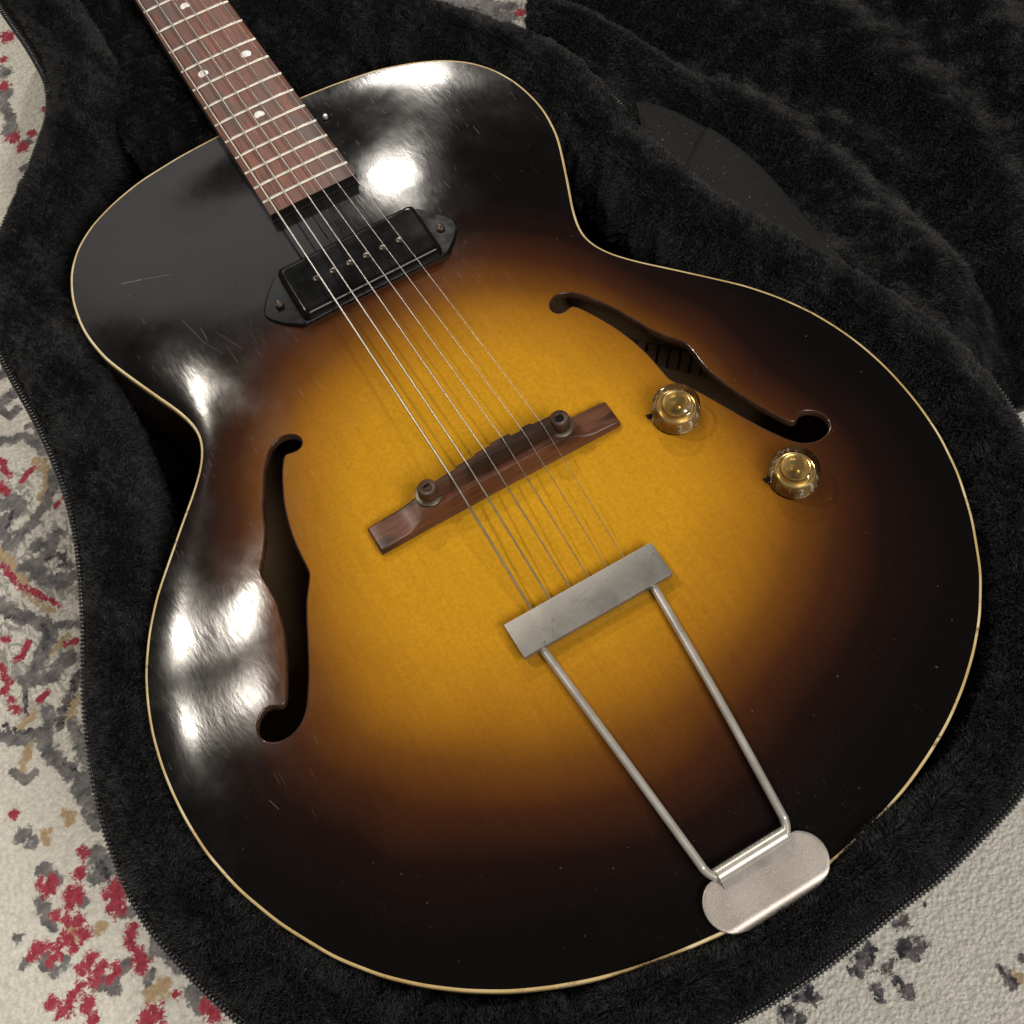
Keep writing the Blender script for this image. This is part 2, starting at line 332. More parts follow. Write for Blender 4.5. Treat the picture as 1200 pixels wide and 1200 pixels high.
RED += [(-257,166,2.4),(-256,163,2.4),(-256,160,2.4),(-255,157,2.4),(-255,154,2.4),(-254,151,2.4),(-253,148,2.4),(-252,146,2.4),(-250,144,2.4),(-248,142,2.4),(-247,139,2.4),(-245,137,2.3),(-244,135,2.3),(-243,133,2.3),(-242,131,2.3),(-240,129,2.3),(-239,127,2.3),(-237,124,2.3),(-261,111,2.6),(-263,109,2.6),(-264,108,2.6),(-266,106,2.6),(-268,105,2.6),(-271,105,2.6),(-276,120,2.6),(-273,120,2.6),(-271,119,2.6),(-243,98,2.3),(-241,98,2.3),(-238,97,2.3),(-236,97,2.3),(-269,73,2.3),(-267,74,2.3),(-265,75,2.3),(-263,76,2.3),(-281,105,2.6),(-281,102,2.5),(-281,99,2.5),(-280,96,2.5),(-279,93,2.5),(-281,92,2.5),(-284,90,2.5),(-286,89,2.5),(-283,82,3.0),(-283,78,3.0),(-282,75,3.0),(-227,214,2.2),(-225,215,2.2),(-223,217,2.2),(-221,218,2.2),(-220,219,2.2),(-218,219,2.2),(-216,220,2.2),(-232,235,2.5),(-232,232,2.5),(-233,230,2.5),(-233,227,2.5),(-232,224,2.5),(-231,222,2.5),(-239,218,3.3),(-238,215,3.3),(-237,212,3.3),(-214,187,1.9),(-212,188,1.9),(-211,189,1.9),(-209,189,1.9),(-207,190,1.9)]
GREY += [(-267,143,3.7),(-265,139,3.6),(-263,135,3.6),(-261,131,3.6),(-258,128,3.6),(-256,125,3.6),(-253,123,3.6),(-251,119,3.6),(-249,116,3.6),(-247,113,3.6),(-249,109,3.6),(-251,105,3.6),(-254,102,3.6),(-258,99,3.6),(-261,96,3.6),(-264,92,3.6),(-244,158,4.2),(-241,150,4.2),(-239,146,4.2),(-237,143,4.2),(-234,140,4.2),(-231,137,4.2),(-227,137,4.2),(-223,137,4.2),(-228,160,3.2),(-231,158,3.2),(-234,157,3.2),(-238,156,3.2),(-242,155,3.2),(-272,90,3.5),(-268,88,3.5),(-265,86,3.5),(-260,85,3.5),(-256,84,3.5),(-253,86,3.5),(-250,88,3.6),(-247,89,3.6),(-243,89,3.6),(-296,66,3.0),(-293,63,3.0),(-291,60,3.0),(-288,58,3.0),(-285,57,3.0),(-282,56,3.0),(-279,55,3.0),(-275,54,3.0),(-272,53,3.0),(-270,56,3.0),(-268,59,3.0),(-267,62,3.0),(-267,66,3.0),(-242,112,2.1),(-240,111,2.1),(-238,110,2.1),(-237,109,2.1),(-235,108,2.1),(-233,107,2.1),(-231,106,2.1),(-219,274,3.4),(-215,276,3.4),(-212,278,3.4),(-209,278,3.4),(-205,279,3.4),(-202,279,3.4),(-228,249,2.8),(-226,248,2.8),(-223,247,2.8),(-221,246,2.8),(-218,245,2.8),(-215,244,2.8),(-213,243,2.8),(-211,240,2.8),(-209,237,2.8),(-208,234,2.8),(-207,230,2.8),(-207,226,2.8),(-220,271,2.3),(-219,269,2.2),(-218,267,2.2),(-217,264,2.2),(-216,262,2.2),(-215,263,2.2),(-213,264,2.2),(-211,265,2.2),(-209,266,2.2),(-207,211,2.7),(-208,208,2.7),(-209,205,2.7),(-210,202,2.7),(-211,199,2.7),(-213,198,2.7),(-215,196,2.7),(-217,194,2.7),(-219,192,2.7),(-221,190,2.7),(-223,189,2.7),(-225,187,2.7),(-228,186,2.7),(-230,184,2.7),(-233,183,2.7),(-235,182,2.7),(-237,181,2.7),(-239,181,2.7),(-241,180,2.7),(-243,178,2.7),(-245,177,2.7),(-247,175,2.7),(-244,206,3.8),(-241,206,3.8),(-237,206,3.8),(-235,203,3.8),(-233,200,3.8),(-236,198,3.8),(-239,196,3.8),(-243,195,3.8),(-246,193,3.8),(-249,186,3.2),(-249,181,3.2),(-249,176,3.2),(-276,49,4.0),(-275,45,3.9),(-274,40,3.9),(-273,36,3.9),(-271,31,3.9),(-270,25,3.9),(-267,22,3.9),(-265,19,3.9),(-263,16,3.9),(-267,12,3.9),(-267,9,3.9),(-267,5,3.9),(-266,1,3.9),(-267,-4,3.8),(-267,-10,3.8),(-273,-25,3.8),(-272,-28,3.8),(-270,-32,3.8),(-269,-36,3.8),(-266,-42,3.8),(-303,-18,2.4),(-301,-20,2.4),(-300,-22,2.4),(-298,-24,2.4),(-297,-26,2.4),(-296,-28,2.4),(-310,-42,2.3),(-310,-45,2.3),(-309,-48,2.3),(-308,-50,2.3),(-330,-61,1.8),(-329,-60,1.8),(-327,-59,1.8),(-292,-93,2.3),(-291,-92,2.3),(-289,-91,2.3),(-288,-90,2.3),(-286,-89,2.3),(-284,-89,2.3),(-282,-88,2.3),(-280,-88,2.3),(-275,-101,2.3),(-273,-99,2.3),(-271,-98,2.3),(-256,-117,3.6),(-256,-121,3.6),(-255,-125,3.6),(-261,-89,2.3),(-261,-91,2.3),(-261,-93,2.3),(-260,-95,2.3),(-260,-97,2.3),(-219,168,3.2),(-222,167,3.2),(-226,165,3.2),(-229,166,3.2),(-232,167,3.2),(-235,167,3.2),(-210,250,1.7),(-209,250,1.7),(-207,250,1.7),(-206,250,1.7),(-204,250,1.7),(-204,248,1.7),(-205,246,1.7),(-205,244,1.7),(-205,242,1.7),(-205,240,1.7),(-211,296,3.4),(-207,297,3.4),(-203,299,3.4),(-202,306,3.4),(181,436,5.1),(185,432,5.1),(188,428,5.1),(191,425,5.1),(195,421,5.1),(197,416,5.1),(200,411,5.1),(203,406,5.1),(205,401,5.0),(209,398,5.0),(212,395,5.0),(216,391,5.0),(219,388,5.0),(202,422,3.8),(205,419,3.8),(208,416,3.8),(211,414,3.8),(214,411,3.8),(217,408,3.8),(219,406,3.8),(222,403,3.8),(225,400,3.8),(228,397,3.8),(231,395,3.8),(-127,519,3.2),(-127,515,3.2),(-127,511,3.2),(-127,507,3.2),(-127,503,3.2),(-127,499,3.2),(-129,496,3.2),(-132,493,3.2),(-134,490,3.2),(-257,50,3.0),(-257,47,3.0),(-257,44,3.0),(-257,41,3.0),(-257,38,3.0),(-258,34,3.0),(-259,31,2.9),(-259,28,2.9),(-297,42,2.0),(-296,40,2.0),(-295,38,2.0),(-294,37,2.0),(-293,35,2.0),(-292,33,2.0),(-291,34,2.0),(-289,34,2.0),(-287,34,2.0),(-286,35,2.0),(-308,4,1.9),(-307,4,1.9),(-305,5,1.9),(-303,5,1.9),(-301,5,1.9)]
DARK += [(-249,118,2.1),(-250,116,2.1),(-250,113,2.1),(-250,111,2.1),(-250,109,2.1),(-251,107,2.1),(-252,106,2.1),(-253,104,2.0),(-254,102,2.0),(-273,89,1.5),(-273,87,1.5),(-273,86,1.5),(-274,84,1.5),(-274,83,1.5),(-275,81,1.5),(-275,80,1.5),(-275,78,1.5),(-276,77,1.5),(-276,75,1.5),(-277,74,1.5),(-277,72,1.5),(-277,71,1.5),(-278,69,1.5),(-270,137,1.6),(-268,136,1.6),(-267,134,1.6),(-266,133,1.6),(-265,132,1.6),(-263,131,1.6),(-262,130,1.6),(-261,129,1.6),(-260,127,1.6),(-259,126,1.6),(-258,124,1.6),(-232,156,2.1),(-230,157,2.1),(-228,158,2.1),(-227,157,2.1),(-225,155,2.1),(-224,153,2.1),(-222,152,2.1),(-222,149,2.1),(-221,146,2.1),(-223,146,2.1),(-225,147,2.1),(-227,148,2.1),(-243,77,3.0),(-245,74,3.0),(-247,72,3.0),(-249,70,3.0),(-252,67,3.0),(-255,65,3.0),(-258,62,3.0),(-260,60,3.0),(-262,57,3.0),(-264,53,3.0),(-292,70,1.5),(-291,69,1.5),(-290,68,1.5),(-289,66,1.5),(-288,65,1.5),(-287,64,1.5),(-287,63,1.5),(-285,62,1.5),(-284,61,1.5),(-283,61,1.5),(-282,60,1.5),(-280,60,1.5),(-279,59,1.5),(-278,59,1.5),(-277,58,1.5),(-275,58,1.5),(-274,-31,2.4),(-274,-33,2.4),(-273,-36,2.4),(-272,-39,2.3),(-270,31,1.5),(-269,30,1.5),(-268,29,1.5),(-267,27,1.5),(-267,26,1.5),(-266,25,1.5),(-239,197,1.6),(-240,196,1.6),(-241,195,1.6),(-242,194,1.6),(-243,193,1.6),(-244,191,1.6),(-245,190,1.6),(-246,189,1.6),(202,414,2.5),(203,412,2.5),(205,409,2.5),(206,407,2.5),(208,404,2.5),(209,402,2.5)]
TAN += [(-255,176,3.2),(-254,173,3.2),(-253,170,3.2),(-252,166,3.2),(-252,163,3.2),(-251,160,3.2),(-250,157,3.2),(-249,154,3.2),(-248,150,3.2),(-252,144,1.6),(-251,142,1.6),(-251,140,1.6),(-250,139,1.6),(-250,137,1.6),(-249,135,1.6),(-248,134,1.6),(-248,132,1.6),(-247,131,1.6),(-246,129,1.6),(-245,128,1.6),(-244,126,1.6),(-243,125,1.6),(-242,123,1.6),(-241,122,1.6),(-252,98,2.0),(-250,98,2.0),(-248,99,2.0),(-246,100,2.0),(-244,101,2.0),(-242,102,2.0),(-240,103,2.1),(-274,68,2.5),(-276,67,2.5),(-279,66,2.5),(-281,65,2.5),(-283,64,2.5),(-250,63,3.0),(-253,61,3.0),(-255,58,3.0),(-257,55,3.0),(-212,223,3.3),(-211,218,3.3),(-210,214,3.3),(-211,210,3.3),(-212,207,3.3),(-214,203,3.3),(-215,200,3.3),(-217,198,3.3),(-220,196,3.2),(-280,56,2.5),(-281,54,2.5),(-282,52,2.5),(-284,50,2.5),(-285,49,2.5),(-286,47,2.5),(-288,45,2.5),(-290,43,2.5),(-291,41,2.5),(-293,39,2.5),(-280,4,2.9),(-279,-1,2.9),(-294,1,2.4),(-294,-2,2.4),(-294,-5,2.4),(-300,-56,2.8),(-299,-59,2.8),(-298,-62,2.8),(-271,-106,2.7),(-273,-107,2.7),(-275,-108,2.7),(-277,-109,2.7)]
xs = np.r_[-2500, -1200, -700, np.arange(-480, 620, 2.5), 900, 1500, 2500]
ys = np.r_[-2500, -1200, -700, np.arange(-420, 700, 2.5), 1100, 1700, 3000]
X, Y = np.meshgrid(xs, ys, indexing='ij')
def field(L, k=1.0):
    f = np.zeros(X.shape)
    for x, y, r in L: f = np.maximum(f, np.clip(1 - np.hypot(X - x, Y - y) / (2 * r * k), 0, 1))
    return f
cm = mesh('carpet', np.stack([X, Y, np.zeros_like(X)], 2).reshape(-1, 3), grid_faces(len(xs), len(ys)), None, None, zoff=0)
tag(cm, kind='structure')
mott = np.clip(1 - np.hypot((X + 250) / 75, (Y - 150) / 130), 0, 1) + np.clip(1 - np.hypot((X - 210) / 70, (Y - 400) / 60), 0, 1)
for nm, F in (('red', field(RED)), ('grey', field(GREY, 1.3)), ('dark', field(DARK)), ('tan', field(TAN, 1.2)), ('mott', np.clip(mott * 2.0, 0, 1))):
    a = cm.data.attributes.new(nm, 'FLOAT', 'POINT'); a.data.foreach_set('value', F.ravel())
t = NT('loop_carpet'); p = t.pos()
rag = t.math('ADD', t.math('MULTIPLY', t.math('SUBTRACT', t.noise(p, 260, 3, .65, .3), .5), 1.25), t.math('MULTIPLY', t.math('SUBTRACT', t.noise(p, 900, 1), .5), .5))
rag2 = t.math('MULTIPLY', t.math('SUBTRACT', t.noise(t.mapv(p, (1, 1, 1), (0, 0, 0), (3, 1, 0)), 230, 3, .65, .3), .5), 1.25)
def msk(name, r, th, soft=.10): return t.ramp(t.math('ADD', t.attr(name), r), [(th - soft, 0.0), (th + soft, 1.0)])
col = t.ramp(t.noise(p, 240, 3), [(.3, (.68, .65, .57)), (.7, (.82, .79, .70))])
mo = t.noise(t.mapv(p, (1, .6, 1), (0, 0, .7)), 120, 5, .7, 1.2)
mm_ = t.math('MULTIPLY', t.attr('mott'), t.ramp(mo, [(.47, 0.0), (.55, 1.0)]))
col = t.mix(t.math('MULTIPLY', mm_, .70), col, t.ramp(t.noise(p, 150, 2), [(.35, (.10, .098, .10)), (.65, (.27, .255, .24))]))
col = t.mix(msk('tan', rag2, .55), col, (.50, .37, .22))
col = t.mix(msk('grey', rag2, .50), col, t.ramp(t.noise(p, 130, 2), [(.35, (.13, .125, .13)), (.65, (.28, .265, .26))]))
col = t.mix(msk('dark', rag, .50), col, t.ramp(t.noise(p, 160, 2), [(.4, (.040, .042, .052)), (.62, (.20, .18, .18))]))
col = t.mix(msk('red', rag, .52), col, t.ramp(t.noise(p, 300, 2), [(.3, (.33, .032, .055)), (.7, (.46, .075, .105))]))
vo = t.add('ShaderNodeTexVoronoi', feature='SMOOTH_F1'); t.link(t.mapv(p, (1, 1, 1), (0, 0, .3)), vo.inputs['Vector']); vo.inputs['Scale'].default_value = 430; vo.inputs['Smoothness'].default_value = .6
hgt = t.math('ADD', t.math('MULTIPLY', vo.outputs['Distance'], -1.0), t.math('MULTIPLY', t.noise(p, 520, 3, .6, 1.2), .9))
tuf = t.ramp(t.math('ADD', t.math('MULTIPLY', t.noise(p, 760, 2, .6, 1.0), .6), t.math('MULTIPLY', t.math('SUBTRACT', 1.0, vo.outputs['Distance']), .4)), [(.36, .80), (.62, 1.0)])
col = t.mix(1.0, col, tuf, 'MULTIPLY')
t.set(color=col, rough=.95, spec=.1, sheen=.15, normal=t.bump(hgt, .65, .0020))
cm.data.materials.append(t.m)

# ================================================================== guitar
G = empty('archtop_guitar', Z0 - GB / 1000)
tag(G, 'sunburst archtop electric guitar with two f-holes lying on its back in an open plush-lined case', 'guitar')
ZOFF = GB
HALF = [(0,283),(29,282.2),(52,280.5),(78,276.5),(97,270.3),(114,262),(127.5,251),(137,237.5),(143,221),(145.4,205),(145.6,192),(142.4,173),(136,156),(128.7,138),(121.5,121),(117.6,107),(118.6,97),(124,86),(133.5,74),(147,59.5),(161,44),(173.5,30),(184.5,14),(193.5,-3),(199,-18),(203,-33),(205.5,-50),(206.2,-65),(205.9,-79),(203.8,-98),(198,-120),(188.5,-142.5),(174,-167.5),(159.5,-185),(146,-197.5),(131,-208.7),(115,-218.4),(98.5,-226),(81.5,-232.4),(65,-237),(45,-241),(20,-244.3),(0,-245)]
hh = np.array(HALF, float)
OUT = resample(smooth_closed(resample(np.vstack([hh, (hh * [-1, 1])[::-1][1:-1]]), 960, True), 3.0), 600, True)
class Arch:
    def __init__(s, A=15.0, step=3.0):
        O = OUT[::2]; s.x0, s.y0, s.st = -219, -258, step
        gx = np.arange(-219, 219.1, step); gy = np.arange(-258, 297.1, step)
        XX, YY = np.meshgrid(gx, gy, indexing='ij'); mk = inside(O, XX, YY)
        u = np.zeros(XX.shape); par = np.add.outer(np.arange(len(gx)), np.arange(len(gy))) % 2
        for it in range(420):
            for c in (0, 1):
                r = np.zeros_like(u)
                r[1:-1, 1:-1] = (u[2:, 1:-1] + u[:-2, 1:-1] + u[1:-1, 2:] + u[1:-1, :-2] + step * step) / 4 - u[1:-1, 1:-1]
                q = mk & (par == c); u[q] += 1.96 * r[q]
        n = u / u.max(); g = n ** 2.1 / (n ** 2.1 + .32) * 1.32
        for _ in range(6):
            q = np.pad(g, 1, mode='edge'); g = (q[2:, 1:-1] + q[:-2, 1:-1] + q[1:-1, 2:] + q[1:-1, :-2] + 4 * g) / 8
        s.g = g * A
    def __call__(s, x, y):
        x = np.asarray(x, float); y = np.asarray(y, float); fx = (x - s.x0) / s.st; fy = (y - s.y0) / s.st
        ix = np.clip(np.floor(fx).astype(int), 1, s.g.shape[0] - 3); iy = np.clip(np.floor(fy).astype(int), 1, s.g.shape[1] - 3)
        def w(q): return [(1 - q) ** 3 / 6, (3 * q ** 3 - 6 * q ** 2 + 4) / 6, (-3 * q ** 3 + 3 * q ** 2 + 3 * q + 1) / 6, q ** 3 / 6]
        wx = w(fx - ix); wy = w(fy - iy); r = 0
        for a in range(4):
            for b in range(4): r = r + wx[a] * wy[b] * s.g[ix + a - 1, iy + b - 1]
        return r
H = Arch()
FH = [(-84.8,63.0),(-81.5,61.2),(-77.8,60.3),(-74.7,61.5),(-73.5,64.6),(-74.4,67.9),(-76.9,70.8),(-80.4,72.2),(-84.5,72.5),(-88.7,70.6),(-93.1,66.8),(-97.6,60.1),(-102.2,51.6),(-106.4,42.8),(-109.8,33.7),(-112.9,26.3),(-117.7,18.5),(-123.2,11.3),(-123.4,5.9),(-123.0,-1.7),(-123.1,-8.7),(-124.6,-16.5),(-126.8,-25.3),(-130.6,-34.7),(-134.7,-43.6),(-138.4,-51.0),(-141.9,-56.7),(-145.0,-56.7),(-146.7,-53.9),(-149.9,-52.8),(-153.5,-53.9),(-157.3,-57.0),(-159.1,-61.5),(-158.6,-65.7),(-155.6,-68.9),(-151.2,-70.8),(-146.1,-71.1),(-141.6,-69.7),(-137.7,-67.4),(-134.2,-63.4),(-130.0,-56.5),(-126.0,-49.3),(-121.9,-40.5),(-117.8,-31.4),(-114.4,-23.5),(-110.4,-15.7),(-106.5,-9.5),(-103.1,-4.7),(-102.8,0.5),(-102.5,9.4),(-101.7,18.2),(-99.8,28.2),(-97.2,37.9),(-93.0,48.6),(-88.7,57.4)]
FHL = resample(smooth_closed(resample(np.array(FH), 420, True), 2.2), 240, True)
HOLES = [FHL, FHL * [-1, 1]]
# the arched top: constrained triangulation of the plan, lifted on to the arch
rim_in = offset(OUT, 1.35)
pts = [tuple(q) for q in rim_in]; edges = [(i, (i + 1) % len(rim_in)) for i in range(len(rim_in))]
lips = [offset(Hh, -.8) for Hh in HOLES]
for L in lips:
    k = len(pts); pts += [tuple(q) for q in L]; edges += [(k + i, k + (i + 1) % len(L)) for i in range(len(L))]
gx, gy = np.meshgrid(np.arange(-207, 208, 3.2), np.arange(-246, 285, 2.8), indexing='ij'); gx = gx + np.where(np.arange(gx.shape[1]) % 2, 1.6, 0)
gx = gx.ravel(); gy = gy.ravel(); ok = inside(offset(OUT, 4.0), gx, gy)
for L in lips: ok &= ~inside(offset(L, -1.6), gx, gy)
pts += list(zip(gx[ok], gy[ok]))
cv, ce, cf, *_ = delaunay_2d_cdt([Vector(q) for q in pts], edges, [], 0, 1e-5)
V2 = np.array([(v.x, v.y) for v in cv]); F = np.array([f[:3] for f in cf]); ctr = V2[F].mean(1)
keep = inside(rim_in, ctr[:, 0], ctr[:, 1])
for L in lips: keep &= ~inside(L, ctr[:, 0], ctr[:, 1])
F = F[keep]
e1 = V2[F[:, 1]] - V2[F[:, 0]]; e2 = V2[F[:, 2]] - V2[F[:, 0]]; fl = (e1[:, 0] * e2[:, 1] - e1[:, 1] * e2[:, 0]) < 0
F[fl] = F[fl][:, ::-1]
top = mesh('body_top', np.c_[V2, H(V2[:, 0], V2[:, 1])], F, M['top'], G)
d = .8; nx = -(H(V2[:, 0] + d, V2[:, 1]) - H(V2[:, 0] - d, V2[:, 1])) / (2 * d); ny = -(H(V2[:, 0], V2[:, 1] + d) - H(V2[:, 0], V2[:, 1] - d)) / (2 * d)
N = np.c_[nx, ny, np.ones(len(nx))]; N /= np.linalg.norm(N, axis=1)[:, None]
top.data.normals_split_custom_set_from_vertices(N.tolist())
ang = np.degrees(np.arctan2(V2[:, 1] + 10, np.abs(V2[:, 0])))
r50 = np.interp(ang, [-90, -72, -56, -45, -34, -24, -14, -4, 4, 26, 39, 50, 64, 76, 90], [170, 166, 168, 171, 168, 160, 149, 138, 136, 134, 138, 140, 143, 140, 138])
a = top.data.attributes.new('burst', 'FLOAT', 'POINT'); a.data.foreach_set('value', np.hypot(V2[:, 0], V2[:, 1] + 10) / r50)
top['label'] = 'amber to black sunburst arched top'
for L, Hh in zip(lips, HOLES):   # rounded lip and cut wall of each f-hole
    r0 = np.c_[L, H(L[:, 0], L[:, 1])]; mid = offset(Hh, -.28); r1 = np.c_[mid, H(mid[:, 0], mid[:, 1]) - .12]
    r2 = np.c_[Hh, H(Hh[:, 0], Hh[:, 1]) - .5]; r3 = np.c_[Hh, H(Hh[:, 0], Hh[:, 1]) - 4.6]
    loft('f_hole_edge', [r0, r1, r2, r3], M['edge'], top, True, False, True, None)
# binding, sides, back
def ring(P, z): return np.c_[P, np.full(len(P), z)] if np.isscalar(z) else np.c_[P, z]
zi = H(rim_in[:, 0], rim_in[:, 1])
prof = [ring(rim_in, zi - .02), ring(offset(OUT, .95), .10), ring(offset(OUT, .4), .0), ring(offset(OUT, .1), -.35), ring(offset(OUT, 0), -1.0), ring(offset(OUT, 0), -5.4), ring(offset(OUT, .35), -5.6)]
loft('binding', prof, M['binding'], G, True, False, True, None)['label'] = 'aged cream binding along the edge'
side = loft('body_side', [ring(offset(OUT, .3), z) for z in (-5.45, -6, -30, -58, -80, -84, -86)], M['side'], G, True, False, True, None)
inn = offset(OUT, 5)
loft('inner_rim', [ring(inn, z) for z in (-1, -40, -82)], M['inner_wood'], side, True, False, True, None)
ks = [(offset(OUT, 4), -86), (offset(OUT, 25), -87), (offset(OUT, 50), -90)]
bo = resample(OUT, 120, True)
bk = mesh('body_back', np.vstack([ring(bo * s, -86 - 14 * (1 - s * s)) for s in (1, .9, .75, .5, .25)] + [np.array([[0, 0, -100.0]])]),
          grid_faces(5, 120, False, True) + [(480 + i, 480 + (i + 1) % 120, 600) for i in range(120)], M['side'], G)
mesh('inner_back', np.vstack([ring(offset(bo, 4.5) * s, -82.5 - 13 * (1 - s * s)) for s in (1, .9, .75, .5, .25)] + [np.array([[0, 0, -95.5]])]),
     grid_faces(5, 120, False, True) + [(480 + i, 480 + (i + 1) % 120, 600) for i in range(120)], M['inner_wood'], bk)
# kerfed lining blocks on the treble side, seen through the f-hole
rim = offset(OUT, 5.2); sel = np.where((rim[:, 0] > 0) & (rim[:, 1] > -20) & (rim[:, 1] < 100))[0]; Pk = resample(rim[sel], 22)
for i in range(len(Pk) - 1):
    a_, b_ = Pk[i], Pk[i + 1]; u = (b_ - a_) / np.linalg.norm(b_ - a_); nn = np.array([-u[1], u[0]])
    if nn @ (np.array([60, 0]) - a_) < 0: nn = -nn
    L_ = np.linalg.norm(b_ - a_) - 1.6; q0 = a_; q1 = a_ + u * L_
    tri = [(q0, 0), (q0 + nn * 1.5, 0), (q0 + nn * 7, -13), (q0, -13)]
    v = [(*q, -68 + z) for q, z in tri] + [(*(q + u * L_), -68 + z) for q, z in tri]
    fix_normals(mesh('kerf_block', v, [(0, 1, 2, 3), (4, 5, 6, 7), (0, 1, 5, 4), (1, 2, 6, 5), (2, 3, 7, 6), (3, 0, 4, 7)], M['kerf'], side, smooth=False))

# neck and fingerboard
def zb(y): return 10.6 - .0664 * (y - 280)
def wb(y): return 49.87 - .0256 * (y - 314) + .3
YE, YN = 198.6, 500.0
rings = []
for y in np.linspace(YE, YN, 60):
    w = wb(y) / 2; z = zb(y); rings.append([(.1 + x, y, z + dz) for x, dz in ((-w, -5.6), (-w, -.5), (-w + .5, -.15), (-w * .6, .25), (0, .45), (w * .6, .25), (w - .5, -.15), (w, -.5), (w, -5.6))])
fb = loft('fingerboard', rings, M['board'], G, True, True, True, 35)
fb.data.materials.append(M['black_wood'])
for f_ in fb.data.polygons:
    if f_.normal.z < .5: f_.material_index = 1
vx = np.array([v.co for v in fb.data.vertices]) * 1000
wear = np.clip((vx[:, 0] - 6) / 12, 0, 1) * np.clip((330 - vx[:, 1]) / 80, 0, 1) + np.exp(-((vx[:, 0] + 14) / 5) ** 2) * np.clip((vx[:, 1] - 250) / 30, 0, 1)
a = fb.data.attributes.new('wear', 'FLOAT', 'POINT'); a.data.foreach_set('value', np.clip(wear, 0, 1))
rings = []
for y in np.linspace(YE - .8, YN, 30):
    w = wb(y) / 2 + .15; z = zb(y) - 5.7; dep = -10 if y < 284 else (-14 if y < 300 else -18)
    low = np.array(float(H(0, y))) - 7 if y < 283 else z + dep
    lo = (low - z)
    rings.append([(.1 + w * c, y, z + lo * s) for c, s in ((-1, 0), (-1, .35), (-1 if y < 284 else -.85, .7), (-1 if y < 284 else -.5, 1), (1 if y < 284 else .5, 1), (1 if y < 284 else .85, .7), (1, .35), (1, 0))])
loft('neck', rings, M['black_wood'], G, True, True, True, 40)
for n in range(5, 20):
    y = 628 * 2 ** (-n / 12); w = wb(y) / 2 - .1; z = zb(y)
    rr = []
    for x in np.linspace(-w, w, 9):
        zc = z + .45 * (1 - (x / w) ** 2) - .1; e = .35 if abs(x) > w - .1 else 1
        rr.append([(.1 + x, y + dy, zc + dz * e) for dy, dz in ((-.95, -.2), (-.8, .5), (-.35, .9), (.35, .9), (.8, .5), (.95, -.2))])
    loft('fret', rr, M['fret'], fb, True, True, True, 60)
for x, y in ((.1, 384.5), (14.2, 322.9), (-14.0, 322.9), (.1, 271.8)):
    rn = 3.1; z = zb(y) + .42 * (1 - (x / 25) ** 2)
    lathe('position_dot', [(.01, .12), (rn * .9, .12), (rn, .06), (rn, -.6)], (x, y, z), M['pearl'], fb, 24)
lathe('pickguard_screw', [(.01, 2.6), (1.0, 2.5), (1.6, 1.8), (1.7, .6), (1.3, 0), (1.3, -2)], (34.1, 257.3, float(H(34, 257)) + .1), M['nickel'], G, 14)

# pickup: dog-ear plate, raised cover, pole pieces, screws
PX, PY = 1.0, 143.5
def hull_loft(name, levels, m, parent):
    return loft(name, levels, m, parent, True, True, True, 38)
def rrect(hx, hy, r, z, n=6, cx=PX, cy=PY):
    out = []
    for sx, sy, a0 in ((1, 1, 0), (-1, 1, 90), (-1, -1, 180), (1, -1, 270)):
        for k in range(n):
            a_ = math.radians(a0 + 90 * k / (n - 1)); out.append((cx + sx * (hx - r) + r * math.cos(a_), cy + sy * (hy - r) + r * math.sin(a_), z))
    return np.array(out)
zt_ = 19.5
def tri_ear(grow, z):            # plan of the base flange with its two ears
    P = [(-41, 18.5), (-44, 18.5), (-52, 11), (-57.2, 4), (-58.4, 0), (-57.2, -4), (-52, -11), (-44, -18.5), (-41, -18.5), (-15, -18.5), (15, -18.5),
         (41, -18.5), (44, -18.5), (52, -11), (57.2, -4), (58.4, 0), (57.2, 4), (52, 11), (44, 18.5), (41, 18.5), (15, 18.5), (-15, 18.5)]
    P = offset(np.array(P, float), -grow); P = P + [PX, PY]
    zz = np.array([max(float(H(*q)), -5) for q in P]) if z == 'floor' else z
    return np.c_[P, zz if not np.isscalar(zz) else np.full(len(P), zz)]
fl_ = tri_ear(0, 'floor'); earz = fl_[:, 2]
lift = 2.6 + 1.6 * np.exp(-((fl_[:, 0] - PX) / 44) ** 8)
ptop = fl_.copy(); ptop[:, 2] = np.maximum(earz, 9.0 - 2.2 * np.abs((fl_[:, 0] - PX) / 58) ** 2) + 2.4 - 1.6 * np.clip((np.abs(fl_[:, 0] - PX) - 44) / 14, 0, 1)
a0_ = fl_ - [0, 0, 1.5]
pb = ptop.copy(); pin = tri_ear(-.8, 0.0); pin[:, 2] = ptop[:, 2] + .35
pick = loft('pickup', [a0_, pb - [0, 0, .5], pin], M['black_plastic'], G, True, True, True, 38)
pick['label'] = 'black plastic pickup cover with pointed mounting ears'
cov = loft('pickup_cover', [rrect(41.8, 18.2, 3, 9), rrect(41.6, 18.0, 3, zt_ - 3.2), rrect(41.2, 17.6, 3, zt_ - 1.6), rrect(40.3, 16.7, 3, zt_ - .5), rrect(39.4, 15.8, 2.8, zt_ - .08), rrect(38.6, 15.0, 2.6, zt_), rrect(38.0, 14.4, 2.4, zt_)], M['black_plastic'], pick)
for i in range(6):
    x = -24.2 + 9.86 * i; y = 143.9 - .33 * i
    lathe('pole_piece', [(.01, .75), (1.6, .75), (2.1, .45), (2.3, -.2), (2.3, -2)], (x, y, zt_), M['pole'], pick, 18)
    box('screw_slot', x - 2.0, x + 2.0, y - .35, y + .35, zt_ + .6, zt_ + .8, M['pointer'], pick)
